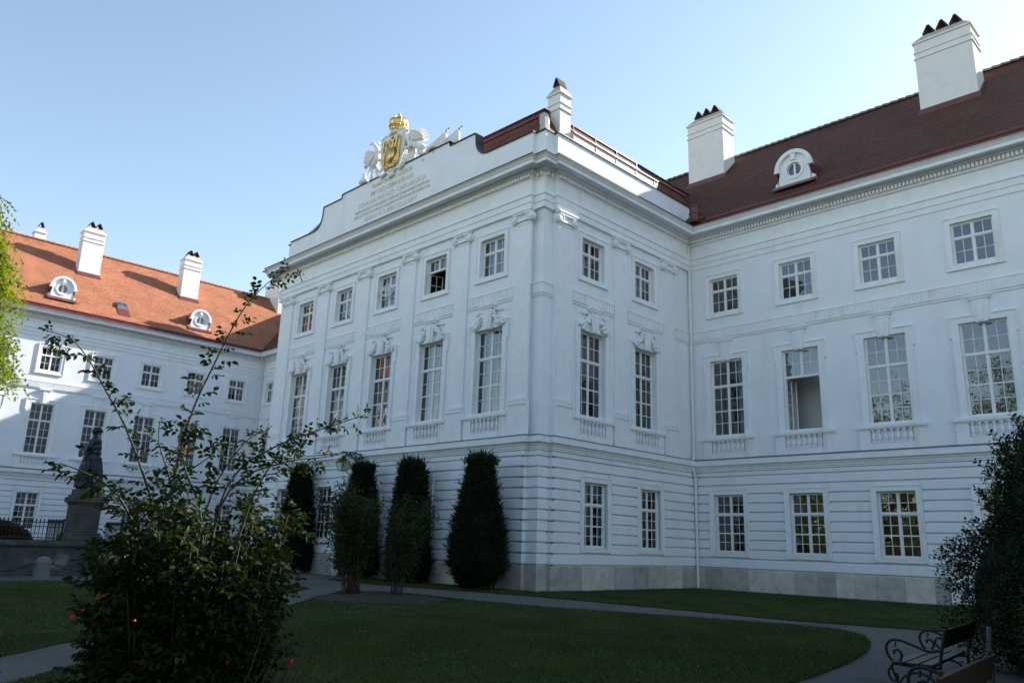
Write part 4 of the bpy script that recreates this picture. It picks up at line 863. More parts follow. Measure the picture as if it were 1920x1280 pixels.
inn = [(-11.2+(u+11.2)*.86, 21.85+(z-21.85)*.9) for u, z in outl]; sh.prism(F0, inn, .16, .21)
for (a, b), (c, e) in zip(outl, outl[1:]+outl[:1]): sh.tube([F0(a, b, .15), F0(c, e, .15)], .075, 6)
for s_ in (-1, 1): sh.tube([F0(-11.2+s_*.9, 21.3, .1), F0(-11.2+s_*1.1, 20.95, .16), F0(-11.2+s_*.8, 20.75, .2), F0(-11.2+s_*.5, 20.85, .18)], [.1, .13, .12, .06], 7)
sh.ball(F0(-11.2, 20.62, .12), (.3, .16, .16)); sh.ball(F0(-11.2, 20.85, .2), (.2, .1, .12))
# drapery behind the shield
for i in range(7): sh.tube([A(-10.35+.06*i, 22.6-.1*i, .1), A(-10.05+.07*i, 21.7, .12), A(-10.3+.1*i, 20.9, .1)], [.06, .11, .09], 6)
sho = sh.build('shield', M['sculpt'], arms, org=(-11.2, Y0, 21.8)); sho.modifiers.new('bevel', 'BEVEL').width = .03
eg = MB(); E0 = lambda u, z, d=.26: F0(-11.2+u, z, d)
eg.prism(F0, [(-11.95, 22.30), (-11.72, 22.05), (-11.5, 22.25), (-10.9, 22.25), (-10.68, 22.05), (-10.45, 22.30), (-10.52, 21.6), (-10.75, 21.15), (-11.2, 20.88), (-11.65, 21.15), (-11.88, 21.6)], .20, .25)
eg.prism(F0, [(-11.55, 22.1), (-10.85, 22.1), (-10.86, 21.5), (-11.2, 21.22), (-11.54, 21.5)], .25, .33); eg.ball(E0(0, 21.7, .3), (.2, .1, .3), 10, 7)
for s_ in (-1, 1):
    eg.tube(smooth([E0(s_*.06, 22.1), E0(s_*.13, 22.35), E0(s_*.16, 22.52), E0(s_*.30, 22.55), E0(s_*.38, 22.50)], 3), .085, 7); eg.ball(E0(s_*.19, 22.54), (.12, .09, .11), 8, 6)
    eg.tube(smooth([E0(s_*.28, 22.0), E0(s_*.42, 22.4), E0(s_*.52, 22.66), E0(s_*.68, 22.62), E0(s_*.74, 22.35), E0(s_*.68, 22.0), E0(s_*.72, 21.6)], 3), .07, 6)
    for k in range(6): eg.tube(smooth([E0(s_*(.36+.06*k), 22.2-.03*k), E0(s_*(.60+.02*k), 21.9-.12*k), E0(s_*(.60-.035*k), 21.62-.13*k)], 2), .045, 5)
    eg.tube([E0(s_*.2, 21.35), E0(s_*.38, 21.15), E0(s_*.46, 21.25)], [.07, .06, .03], 6); eg.ball(E0(s_*.35, 21.1), .08, 7, 5)
for k in range(5): eg.tube([E0(0, 21.3), E0((k-2)*.13, 21.08), E0((k-2)*.18, 20.95-.05*(k == 2))], [.07, .06, .035], 5)
eg.ball(E0(0, 22.78), (.12, .08, .1), 8, 5)
eg.build('eagle_relief', M['gold'], sho, smooth=True, org=(-11.2, Y0, 21.8))
cu = MB(); cu.ball(A(-11.15, 23.10, .05), (.46, .36, .17), 16, 8)
for k in range(11): a = 2*math.pi*k/11; cu.ball(A(-11.15+.42*math.cos(a), 23.06+.03*math.sin(3*a), .05+.33*math.sin(a)), (.13, .12, .13), 7, 5)
cu.build('cushion', M['sculpt'], arms, smooth=True, org=(-11.15, Y0, 23.1))
cr = MB(); cc = A(-11.13, 23.22, .05)
cr.lathe(cc, [(.36, 0), (.39, .02), (.39, .08), (.37, .10), (.42, .16), (.46, .22), (.43, .24), (.47, .33), (.51, .45), (.50, .56), (.44, .67), (.34, .76), (.20, .82), (.07, .84)], 24)
for k in range(12):
    a = 2*math.pi*k/12; P0 = lambda r, z: cc+Vector((math.cos(a)*r, math.sin(a)*r, z))
    cr.tube([P0(.45, .20), P0(.49, .28), P0(.45, .36)], [.065, .05, .02], 6); cr.ball(P0(.41, .055), .035, 6, 4)
for k in range(8):
    a = 2*math.pi*(k+.5)/8; P0 = lambda r, z: cc+Vector((math.cos(a)*r, math.sin(a)*r, z))
    cr.tube([P0(.46, .24), P0(.52, .45), P0(.46, .67), P0(.27, .81), P0(.06, .85)], .03, 5)
cr.lathe(cc+Vector((0, 0, .82)), [(.13, 0), (.09, .04), (.07, .06), (.10, .11), (.11, .15), (.07, .2), (.02, .22)], 12)
cro = cr.build('crown', M['gold'], arms, smooth=True, org=cc)
fn = MB(); fc = cc+Vector((0, 0, 1.0)); fn.lathe(fc, [(.045, 0), (.08, .05), (.08, .09), (.03, .13), (.015, .16)], 10); fn.box(fc.x-.02, fc.x+.02, fc.y-.015, fc.y+.015, fc.z+.13, fc.z+.28); fn.box(fc.x-.06, fc.x+.06, fc.y-.015, fc.y+.015, fc.z+.19, fc.z+.23)
fn.build('crown_finial', M['sculpt'], cro, org=fc)
def zp(u, v, y=.1): return hit(640+u/7.385, 190+v/7.385, 1, y)   # a place on the photographed crest, on the vertical plane y
def griffin(P, wings, tail, k=1.0):
    mb = MB()
    def limb(q, r):
        q = [Vector(v) for v in q]; mb.tube(smooth(q, 3) if len(q) > 2 else q, [np.interp(i, np.linspace(0, (len(q)-1)*3, len(q)), r)*k for i in range((len(q)-1)*3+1)] if len(q) > 2 else [v*k for v in r], 9)
        for p_, rr in zip(q, r): mb.ball(p_, rr*k, 9, 6)
    for q, r in P: limb(q, r)
    o0 = Vector(P[0][0][0]); g = remesh(mb.build('griffin', M['sculpt'], arms, smooth=True, org=o0), .03, 2)
    for root, rim in wings:      # a fan of overlapping feathers
        w_ = MB(); root = Vector(root); R2 = smooth([Vector(v) for v in rim], 4); n = len(R2)
        for i, tip in enumerate(R2):
            d_ = tip-root; s_ = d_.cross(Vector((0, 1, 0))).normalized(); yo = Vector((0, .012*((i % 3)-1), 0)); L_ = d_.length
            w_.tube([root+d_*.05+yo, root+d_*.45+yo*1.5, root+d_*.8+yo*2, tip+yo*2], [.07, .075, .06, .018], 6)
            for q_, rr in ((.3, .07), (.5, .06)): w_.ball(root+d_*q_+Vector((0, -.05, 0)), rr, 6, 4)
        w_.tube([root]+[root.lerp(R2[0], .98)], [.1, .05], 7)
        w_.build('wing', M['sculpt'], g, smooth=True, org=root)
    tl = MB(); q = smooth([Vector(v) for v in tail], 3); tl.tube(q, [.05]*(len(q)-2)+[.08, .03], 6); tl.build('tail', M['sculpt'], g, smooth=True, org=Vector(tail[0]))
griffin([([zp(455, 870), zp(490, 800), zp(505, 720), zp(485, 640), zp(440, 588)], [.17, .17, .19, .12, .105]), ([zp(440, 588), zp(405, 598), zp(385, 612)], [.10, .055, .02]), ([zp(452, 575), zp(462, 545)], [.045, .012]),
         ([zp(455, 870), zp(415, 930), zp(430, 1010), zp(400, 1110)], [.18, .14, .075, .06]), ([zp(400, 1110), zp(370, 1130, -.1)], [.06, .03]), ([zp(470, 880, .35), zp(505, 950, .35), zp(485, 1000, .4), zp(525, 1050, .4)], [.17, .13, .07, .06]),
         ([zp(505, 740), zp(520, 815, -.05), zp(575, 790, -.1)], [.13, .085, .06]), ([zp(505, 700), zp(555, 700, .2), zp(590, 660, .15)], [.12, .08, .06])],
        [(zp(470, 730, -.02), [zp(400, 690, -.1), zp(345, 690, -.15), zp(318, 760, -.18), zp(310, 850, -.2), zp(322, 940, -.2), zp(365, 900, -.1), zp(410, 850, -.05)]), (zp(490, 700, .3), [zp(560, 600, .4), zp(520, 560, .5), zp(500, 600, .5)])],
        [zp(455, 890, .2), zp(395, 960, .3), zp(360, 1040, .3), zp(330, 1010, .3), zp(300, 1010, .3)])
griffin([([zp(1120, 640), zp(1050, 610), zp(960, 570), zp(912, 480), zp(905, 405)], [.20, .19, .19, .13, .11]), ([zp(905, 405), zp(930, 395, -.15), zp(945, 410, -.25)], [.10, .05, .02]), ([zp(900, 380), zp(897, 335)], [.045, .012]),
         ([zp(1120, 640), zp(1100, 700), zp(1160, 740), zp(1140, 800)], [.21, .15, .08, .065]), ([zp(1140, 800), zp(1100, 815, -.1)], [.06, .03]), ([zp(1110, 640, .4), zp(1080, 700, .4), zp(1110, 770, .4), zp(1060, 800, .4)], [.18, .13, .07, .06]),
         ([zp(960, 590), zp(920, 640, -.1), zp(860, 640, -.15)], [.15, .095, .07]), ([zp(940, 560), zp(890, 570, .15), zp(850, 540, .15)], [.12, .08, .06])],
        [(zp(960, 530, -.05), [zp(940, 430, -.15), zp(975, 385, -.18), zp(1030, 378, -.2), zp(1085, 410, -.2), zp(1120, 460, -.2), zp(1138, 530, -.15)]), (zp(990, 520, .4), [zp(1060, 390, .5), zp(1120, 375, .55), zp(1175, 410, .55), zp(1205, 480, .55), zp(1215, 545, .5)])],
        [zp(1140, 620, .2), zp(1190, 620, .3), zp(1215, 680, .3), zp(1185, 740, .3), zp(1160, 720, .3)])
def banner(b, t, k):
    mb = MB(); b, t = A(*b), A(*t); d = t-b
    mb.tube([b, b+d*.86], .035, 6)
    for i in range(6):
        o = Vector((.05*i, -.04+.05*(i % 2), -.05*i)); mb.tube([b+d*.74+o*.4, b+d*.45+o*1.6+Vector((.05, 0, -.12)), b+d*.08+o*2.2+Vector((-.02, 0, -.02))], [.06, .15, .16], 6)
    o = mb.build('banner', M['sculpt'], arms, smooth=True, org=b)
    f = MB(); f.ball(b+d*.82, (.075, .075, .075), 8, 5); f.tube([b+d*.86, b+d*.9, b+d], [.03, .045, .004], 5); f.build('banner_tip', M['gold'], o, smooth=True, org=b+d*.82)
banner2 = lambda b, t: banner((b.x, b.z, b.y-Y0), (t.x, t.z, t.y-Y0), 0)
banner2(zp(1215, 690, .25), zp(1510, 350, .25)); banner2(zp(1390, 620, .45), zp(1690, 325, .45)); banner2(zp(345, 1140, .25), zp(262, 1100, .4)); banner2(zp(330, 1100, .45), zp(290, 1010, .5))
mb = MB(); mb.ball(A(-13.9, 21.12, -.05), (.3, .22, .2), 9, 6); mb.tube([A(-14.15, 21.05, -.1), A(-14.35, 21.3, -.1)], [.08, .03], 6); mb.tube([A(-13.8, 21.2, -.05), A(-13.95, 21.5, 0), A(-14.1, 21.62, 0)], [.1, .09, .03], 6); mb.tube([A(-8.3, 20.95, -.12), A(-7.9, 21.12, -.12), A(-7.6, 21.02, -.12)], [.12, .13, .06], 7)
mb.tube([A(-13.3, 20.9, .2), A(-11.2, 20.95, .25), A(-8.4, 20.9, .2)], [.1, .12, .1], 7)
mb.build('trophy', M['sculpt'], arms, smooth=True, org=A(-13.9, 21.0))

# ------------------------------------------------------------------ eye sign hung in a window
sg = MB(); ec = Vector((-10.78, -.02, 14.02)); Q = lambda u, z: ec+Vector((u, 0, z))
def lid(a, h, dz=0, n=16): return [Q(-a+2*a*i/n, dz+h*math.sin(math.pi*i/n)) for i in range(n+1)]
r_ = .022
sg.tube(lid(.70, .30, .03), r_, 6); sg.tube(lid(.56, .21, .0), r_, 6); sg.tube(lid(.56, -.30, .0), r_, 6); sg.tube(lid(.45, -.22, -.01)[3:-3], r_*.8, 6)
sg.tube([Q(.17*math.cos(t), -.03+.17*math.sin(t)) for t in [math.pi*.72+i*math.pi*1.56/14 for i in range(15)]], r_, 6)
sg.tube([Q(.08*math.cos(t), -.0+.08*math.sin(t)) for t in [math.pi+i*math.pi/8 for i in range(9)]], r_, 6); sg.tube([Q(.08, 0), Q(.08, .1)], r_, 6); sg.tube([Q(-.08, 0), Q(-.08, .1)], r_, 6)
sg.tube([Q(-.56, 0), Q(-.70, -.07)], r_, 6); sg.tube([Q(.56, 0), Q(.66, -.05)], r_, 6)
o = sg.build('eye_sign', M['neon'], org=ec, smooth=True); tag(o, 'white line-drawn eye emblem hung in the middle attic window', 'sign')

# ------------------------------------------------------------------ wall lantern over the door
lamp = empty('wall_lantern', (-11.2, -.40, 5.3), 'black iron lantern hanging from a scrolled bracket above the door', 'lantern')
X0 = -11.2; B = lambda y, z: Vector((X0, y, z)); br = MB()
br.tube([B(-.40, 5.68), B(-1.62, 5.72)], .03, 6); br.tube([B(-.40, 5.72), B(-.40, 4.85)], .03, 6)
cv = [B(-.40-1.12*(1-math.cos(t))**.9, 4.85+.78*math.sin(t)) for t in [math.pi/2*i/10 for i in range(11)]]; br.tube(cv, .028, 6)
for y, r in ((-.62, .19), (-.92, .135), (-1.15, .10), (-1.35, .075)):
    z = 5.68-r-.02; br.tube([B(y+r*math.cos(t), z+r*math.sin(t)) for t in [2*math.pi*i/12 for i in range(13)]], .02, 5); br.tube([B(y+(r*.75-.5*r*t/9)*math.cos(t*1.0), z+(r*.75-.5*r*t/9)*math.sin(t)) for t in [i*.6 for i in range(14)]], .016, 5)
br.ball(B(-.62, 5.46), .06, 6, 5); br.tube([B(-1.62, 5.72), B(-1.68, 5.64), B(-1.6, 5.58), B(-1.54, 5.64)], .025, 5)
br.build('bracket', M['iron'], lamp, org=B(-.4, 5.3))
lc = Vector((X0, -1.5, 4.84)); lb = MB()
def frus(mb, c, a0, a1, z0, z1): mb.hexa([c+Vector((-a0, -a0, z0)), c+Vector((a0, -a0, z0)), c+Vector((a0, a0, z0)), c+Vector((-a0, a0, z0)), c+Vector((-a1, -a1, z1)), c+Vector((a1, -a1, z1)), c+Vector((a1, a1, z1)), c+Vector((-a1, a1, z1))])
frus(lb, lc, .27, .10, .36, .56); frus(lb, lc, .07, .09, .56, .63); frus(lb, lc, .1, .02, .63, .70); lb.tube([lc+Vector((0, 0, .68)), lc+Vector((0, 0, .86))], .02, 6); frus(lb, lc, .165, .17, -.03, .0)
for sx in (-1, 1):
    for sy in (-1, 1): lb.tube([lc+Vector((sx*.165, sy*.165, 0)), lc+Vector((sx*.235, sy*.235, .36))], .014, 5)
lb.build('lantern_frame', M['iron'], lamp, org=lc); gl_ = MB(); frus(gl_, lc, .155, .222, 0, .36); gl_.build('lantern_glass', M['lampglass'], lamp, org=lc)

# ------------------------------------------------------------------ clipped yews
def yew(loc, prof, label, seed):
    t = empty('yew_tree', (*loc, 0), label, 'yew', 'clipped yew columns along the wall'); L0 = np.array([*loc, 0.])
    zs = np.array([p[0] for p in prof]); rs = np.array([p[1] for p in prof])-.15*np.linspace(.6, 1.6, len(prof))
    mb = MB(); mb.tube([(*loc, 0), (*loc, 2.0), (*loc, 4.2)], [.14, .1, .04], 8); mb.build('trunk', M['bark'], t, org=(*loc, 0))
    c = MB(); c.lathe((*loc, 0), [(max(.03, r*.80*(1+.08*math.sin(i*2.1))), z) for i, (z, r) in enumerate([(z_, np.interp(z_, zs, rs)) for z_ in np.linspace(.15, zs[-1]-.25, 16)])], 18)
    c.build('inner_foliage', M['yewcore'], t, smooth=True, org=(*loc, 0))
    n = 7000; z = rng.uniform(.05, zs[-1], n); r = np.interp(z, zs, rs); a = rng.uniform(0, 2*np.pi, n)
    lump = 1+.07*np.sin(a*5+z*2+seed)+.05*np.sin(a*9-z*5+seed*2); q = (.78+.2*rng.random(n))*lump; top = rng.random(n) < .12
    q[top] *= .75*rng.random(top.sum())**.5; z[top] = zs[-1]-.22*rng.random(top.sum())
    C = L0+np.column_stack([np.cos(a)*r*q, np.sin(a)*r*q, z]); O = np.column_stack([np.cos(a), np.sin(a), np.zeros(n)])
    Dv = unit(O*(.55+.5*rng.random((n, 1)))+np.column_stack([np.zeros((n, 2)), .45+.7*rng.random(n)+.9*(z/zs[-1])**6])+rng.normal(size=(n, 3))*.28); Dv[top] = unit(np.array([0, 0, 1.0])+rng.normal(size=(top.sum(), 3))*.3)
    ln = (.14+.24*rng.random(n)**2)*np.where(rng.random(n) < .09, 1.6, 1); tn = np.clip(rng.normal(.45, .25, n), 0, 1)
    Cs, Ds, Ns, Ls, Ts = [], [], [], [], []
    for k in range(4):
        b = rng.random((n, 1))*.5; Cs.append(C+Dv*ln[:, None]*b); Ds.append(unit(Dv+rng.normal(size=(n, 3))*.38)); Ns.append(rvec(n)); Ls.append(ln*(.75 if k else 1.05)); Ts.append(tn)
    leaves('foliage', np.concatenate(Cs), np.concatenate(Ds), np.concatenate(Ns), np.concatenate(Ls), .034, np.concatenate(Ts), 'yew', t, (*loc, 0))
yew((-1.72, -1.45), [(0, .55), (.3, .85), (.9, 1.14), (1.5, 1.18), (2.2, 1.08), (2.9, .93), (3.8, .76), (4.5, .62), (4.82, .48)], 'tallest clipped yew, nearest the corner of the centre block', 1)
yew((-6.2, -1.25), [(0, .75), (.4, .92), (1.2, .96), (2.0, .92), (3.0, .86), (4.0, .76), (4.6, .68), (4.86, .5)], 'broad flat-topped clipped yew, second from the corner of the centre block', 2)
yew((-9.85, -1.25), [(0, .7), (.5, .95), (1.4, .95), (2.4, .85), (3.4, .74), (4.3, .62), (4.72, .5), (4.9, .3)], 'clipped yew standing under the wall lantern', 3)
yew((-15.75, -.95), [(0, .75), (.5, .98), (1.3, 1.0), (2.2, .92), (3.2, .78), (4.2, .66), (4.8, .58), (5.0, .35)], 'clipped yew column farthest left, half hidden by the rose bush', 4)

# ------------------------------------------------------------------ shrubs in the round bed
def shrub(loc, stems, top, sp, label, nl, lean=(0, 0), seedv=0):
    t = empty('shrub', (*loc, .08), label, 'shrub', 'rose shrubs in the round bed'); mb = MB(); tips = []
    for i in range(stems):
        a = random.uniform(0, 6.28); r = random.uniform(.05, .32); b = Vector((loc[0]+math.cos(a)*r, loc[1]+math.sin(a)*r, .05)); sx = random.gauss(0, sp)+lean[0]; sy = random.gauss(0, sp)+lean[1]; h = top*random.uniform(.6, 1.0)
        pts = [b+Vector((sx*q**1.5+.05*math.sin(q*7+i), sy*q**1.5+.05*math.cos(q*6+i), h*q)) for q in [k/8 for k in range(9)]]
        mb.tube(pts, [.028*(1-.8*k/8) for k in range(9)], 6); tips.append(pts)
    mb.build('stems', M['bark'], t, org=(*loc, .05), smooth=True)
    C = []
    for i in range(nl):
        pts = random.choice(tips); q = .26+.74*random.random()**.8; k = min(7, int(q*8)); p = pts[k].lerp(pts[k+1], q*8-k) if q < 1 else pts[8]
        C.append((p.x, p.y, p.z))
    C = np.array(C); sg_ = .05+.17*rng.random((nl, 1)); C = C+rng.normal(size=C.shape)*sg_; C = C[C[:, 2] > .25]; n5 = len(C)
    R_ = np.repeat(C, 5, 0); n = len(R_); off = rvec(n)*.07
    leaves('foliage', R_+off, unit(off)+np.array([0, 0, -.35]), rvec(n)+np.array([0, 0, .8]), .075*(.7+.6*rng.random(n)), .045, np.clip(np.repeat(rng.random(n5), 5)*.6+.4*rng.random(n), 0, 1), 'shrub', t, (*loc, .05))
shrub((-.05, -8.15), 15, 3.35, .34, 'dense dark green shrub with many bare stems, at the left of the round bed', 2900, (-.2, -.2)); shrub((1.15, -7.4), 9, 2.95, .36, 'looser green shrub with few leaning stems, at the right of the round bed', 1500, (.25, .35))

# ------------------------------------------------------------------ fountain: basin, fence, pedestal, statue
FX0, FX1, FY0, FY1 = -13.45, -17.2, -19.0, -6.2
mb = MB()
mb.box(FX1, FX0+.28, FY0-.28, FY1+.28, 0, .10); mb.box(FX1, FX0+.14, FY0-.14, FY1+.14, .10, .30); mb.box(FX1, FX0, FY0, FY1, .30, 1.03); mb.box(FX1, FX0+.06, FY0-.06, FY1+.06, 1.03, 1.09); mb.box(FX1, FX0+.13, FY0-.13, FY1+.13, 1.09, 1.27)
y = FY0
while y < FY1-.5: mb.box(FX0-.02, FX0+.012, y+.02, min(FY1, y+1.55)-.02, .31, 1.02); y += 1.6
o = mb.build('fountain_basin', M['oldstone'], bevel=.012, org=(-15.3, -12.6, 0)); tag(o, 'weathered stone retaining wall of the fountain with coping and step', 'fountain basin')
def fence(y0, y1, label):
    t = empty('iron_fence', (-13.6, (y0+y1)/2, 1.27), label, 'fence', 'iron fences on the fountain basin'); x0, x1 = -13.62, -15.6
    runs = [((x0, y0), (x0, y1)), ((x0, y1), (x1, y1)), ((x0, y0), (x1, y0))]; rl = MB()
    for (a, b), (c, e) in runs:
        for z, r in ((1.95, .018), (1.80, .016), (1.38, .018)): rl.tube([(a, b, z), (c, e, z)], r, 5)
    for p in ((x0, y0), (x0, y1)): rl.tube([(*p, 1.27), (*p, 2.02)], .04, 7); rl.ball((*p, 2.06), .06, 7, 5)
    rl.build('rail', M['iron'], t, org=(x0, y0, 1.27)); proto = None; cnt = 0
    for (a, b), (c, e) in runs:
        n = int(math.dist((a, b), (c, e))/.135)
        for i in range(1, n):
            p = Vector((a+(c-a)*i/n, b+(e-b)*i/n, 1.27)); cnt += 1
            if proto is None:
                k = MB(); k.tube([p, p+Vector((0, 0, .7))], .013, 5); k.tube([p+Vector((0, 0, .69)), p+Vector((0, 0, .74)), p+Vector((0, 0, .84))], [.014, .034, .003], 5); k.ball(p+Vector((0, 0, .62)), (.03, .03, .02), 5, 4); proto = k.build('picket', M['iron'], t, org=p); pw = parent_world(t)
            else: d_ = proto.copy(); col.objects.link(d_); d_.parent = t; d_.location = p-pw
fence(-18.8, -12.42, 'black spiked iron fence round the flower mound, left of the statue'); fence(-10.2, -6.4, 'black spiked iron fence at the right of the statue behind the rose bush')
def mound(c, rx, ry, h, label):
    n = 5200; d = rvec(n); d[:, 2] = np.abs(d[:, 2]); k = (.85+.2*rng.random((n, 1))); C = np.array(c)+d*np.array([rx, ry, h])*k
    tn = rng.random(n)
    t = empty('flower_mound', c, label, 'bedding plants'); s_ = MB(); s_.ball(Vector(c), (rx*.86, ry*.86, h*.86), 14, 8); s_.build('soil_mound', M['soil'], t, org=c, smooth=True)
    o = leaves('foliage', C, d+rvec(n)*.7, rvec(n)+np.array([0, 0, .7]), .10, .08, tn, 'bedding', t, c)
mound((-15.0, -14.9, 1.2), 1.15, 1.75, .78, 'mound of dark reddish bedding plants inside the iron fence'); mound((-15.0, -18.0, 1.2), .7, .9, 1.0, 'darker taller clump of plants at the left end of the iron fence')
PX, PY = -15.05, -11.3
mb = MB(); 
def pbox(h, z0, z1): mb.box(PX-h, PX+h, PY-h, PY+h, z0, z1)
pbox(.68, 1.27, 1.5); pbox(.60, 1.5, 1.62); pbox(.50, 1.62, 2.72); pbox(.55, 2.72, 2.80); pbox(.63, 2.80, 3.02); pbox(.54, 3.02, 3.12); pbox(.46, 3.12, 3.34); 
o = mb.build('pedestal', M['oldstone'], bevel=.02, org=(PX, PY, 1.27)); tag(o, 'square moulded stone pedestal under the bronze statue', 'pedestal')
st = empty('statue', (PX, PY, 3.34), 'dark bronze statue of a robed woman holding a bowl before her, on the fountain pedestal', 'statue')
f = Vector((-.55, -.83, 0)).normalized(); l = Vector((-f.y, f.x, 0)); T = lambda a, b, z: Vector((PX, PY, 3.34))+f*a+l*b+Vector((0, 0, z))
mb = MB(); mb.lathe((PX, PY, 3.34), [(.44, 0), (.44, .06), (.36, .09)], 16)
rot = Matrix((f, l, Vector((0, 0, 1)))).transposed()
for z, ra, rb, da in ((.15, .42, .44, 0), (.4, .42, .45, .0), (.7, .41, .45, .02), (1.0, .39, .44, .03), (1.28, .36, .42, .02), (1.52, .31, .37, .0), (1.75, .29, .37, -.01), (1.98, .23, .38, -.03)): mb.ball(T(da, 0, z), (ra, rb, .22), 14, 8, rot)
for i in range(17):
    a = 2*math.pi*i/17; rr = .44; mb.tube([T(rr*math.cos(a)*.75, rr*math.sin(a)*.8, 1.35), T(rr*math.cos(a+.12)*.95, rr*math.sin(a+.12)*1.0, .8), T(rr*math.cos(a+.05)*1.12, rr*math.sin(a+.05)*1.12, .07)], [.03, .055, .065], 6)
mb.tube([T(0, 0, 2.0), T(.02, 0, 2.28)], [.11, .09], 9); mb.ball(T(.05, 0, 2.45), (.15, .125, .18), 12, 9, rot); mb.ball(T(-.06, 0, 2.50), (.14, .14, .14), 10, 7, rot); mb.ball(T(-.17, 0, 2.44), (.09, .08, .08), 8, 6, rot); mb.ball(T(.19, 0, 2.44), (.035, .022, .03), 6, 5, rot); mb.ball(T(.15, 0, 2.36), (.05, .045, .035), 7, 5, rot)
for s_ in (-1, 1):
    mb.tube([T(-.02, s_*.35, 2.02), T(.06, s_*.47, 1.72), T(.10, s_*.45, 1.62)], [.14, .105, .095], 8); mb.ball(T(.09, s_*.4, 1.6), .1, 8, 6); mb.tube([T(.09, s_*.4, 1.6), T(.35, s_*.22, 1.66), T(.48, s_*.10, 1.70)], [.095, .07, .05], 8); mb.ball(T(.50, s_*.08, 1.71), .055, 7, 5)
    mb.tube([T(.05, s_*.36, 1.62), T(.14, s_*.38, 1.35), T(.10, s_*.36, 1.05)], [.11, .09, .03], 7)
mb.tube([T(.28, -.3, 1.52), T(.32, 0, 1.45), T(.2, .36, 1.5), T(-.1, .38, 1.7)], [.07, .09, .09, .06], 7)
remesh(mb.build('body', M['bronze'], st, smooth=True, org=(PX, PY, 3.34)), .028, 2)
mb = MB(); mb.lathe(T(.56, 0, 1.68), [(.04, 0), (.1, .02), (.19, .09), (.2, .12), (.17, .11), (.03, .05)], 14); mb.build('bowl', M['bronze'], st, smooth=True, org=T(.56, 0, 1.68))
# bollards and chains
bl = [(-10.55, -16.95), (-10.55, -13.76), (-10.55, -10.55)]
for i, (x, y) in enumerate(bl):
    mb = MB(); mb.lathe((x, y, 0), [(.30, 0), (.30, .05), (.27, .07), (.25, .52), (.26, .54), (.26, .58), (.235, .66), (.16, .74), (.05, .77)], 16); o = mb.build('bollard', M['granite'], org=(x, y, 0), smooth=False)
    tag(o, ('domed grey stone bollard cut by the left edge, before the fountain', 'domed grey stone bollard holding the chain in front of the fountain wall', 'domed grey stone bollard behind the rose bush')[i], 'bollard', 'stone bollards before the fountain')
for i in range(2):
    a, b = bl[i], bl[i+1]; mb = MB(); n = 30; pts = [Vector((a[0]+.02, a[1]+(b[1]-a[1])*t, .70-.46*math.sin(math.pi*t)**.8)) for t in [k/n for k in range(n+1)]]
    for k in range(n):
        p, q = pts[k], pts[k+1]; c = (p+q)/2; d_ = (q-p).normalized(); s_ = Vector((1, 0, 0)) if k % 2 else d_.cross(Vector((1, 0, 0))).normalized()
        mb.tube([c+d_*.075*math.cos(th_)+s_*.034*math.sin(th_) for th_ in [2*math.pi*j/8 for j in range(9)]], .014, 4)
    o = mb.build('chain', M['iron'], org=pts[0]); tag(o, ('black iron chain sagging leftward from the bollard', 'black iron chain running rightward from the bollard into the rose bush')[i], 'chain', 'chains between the bollards')

# ------------------------------------------------------------------ big rose bush in front
RB = Vector((17.17, -20.93, 0))
rb = empty('rose_bush', RB, 'large leggy rose bush with long arching canes and a few red roses', 'rose bush')
canes = []
def cane(px, d0, d1): n = len(px); return [at(x, y, d0+(d1-d0)*i/(n-1)) for i, (x, y) in enumerate(px)]
main = [cane([(300, 1010), (272, 900), (235, 800), (200, 735), (170, 680), (135, 637), (88, 620)], 4.3, 4.1), cane([(320, 1010), (335, 860), (365, 760), (398, 690), (430, 625), (462, 572), (505, 528), (552, 500)], 4.3, 4.5),
        cane([(400, 1010), (440, 890), (510, 840), (580, 812), (640, 792), (692, 775)], 4.3, 4.6), cane([(400, 1000), (450, 900), (540, 865), (600, 858), (648, 850)], 4.2, 4.5), cane([(270, 1060), (235, 950), (195, 905), (155, 884), (112, 868)], 4.1, 3.9),
        cane([(330, 1000), (318, 900), (298, 830), (300, 790)], 4.4, 4.5), cane([(380, 980), (420, 880), (470, 820), (500, 810)], 4.4, 4.6), cane([(300, 1000), (330, 905), (395, 855), (410, 830)], 4.2, 4.3), cane([(450, 1000), (490, 900), (530, 850), (575, 838)], 4.0, 4.1), cane([(250, 1000), (215, 930), (180, 915)], 4.5, 4.6), cane([(380, 1000), (350, 890), (340, 830), (355, 800)], 4.0, 4.0)]
for c in main:
    b = RB+Vector((random.gauss(0, .12), random.gauss(0, .12), 0)); mid = b.lerp(c[0], .5)+Vector((random.gauss(0, .05), random.gauss(0, .05), 0)); canes.append((smooth([b, mid]+c, 3), .008, True))
for i in range(185):
    a = random.uniform(0, 6.28); b = RB+Vector((math.cos(a)*.15, math.sin(a)*.15, 0)); r = .27*random.random()**.6; h = random.uniform(.95, 1.86); a2 = a+random.gauss(0, .4)
    sp = [b+Vector((math.cos(a2)*r*q**1.3, math.sin(a2)*r*q**1.3, h*q-.12*r*q*q)) for q in [k/7 for k in range(8)]]; canes.append((sp, .007, False))
mb = MB(); leafC = []; leafA = []; leafS = []
def polyat(pts, t):
    k = min(len(pts)-2, int(t*(len(pts)-1))); f_ = t*(len(pts)-1)-k; return pts[k].lerp(pts[k+1], f_), (pts[k+1]-pts[k]).normalized()
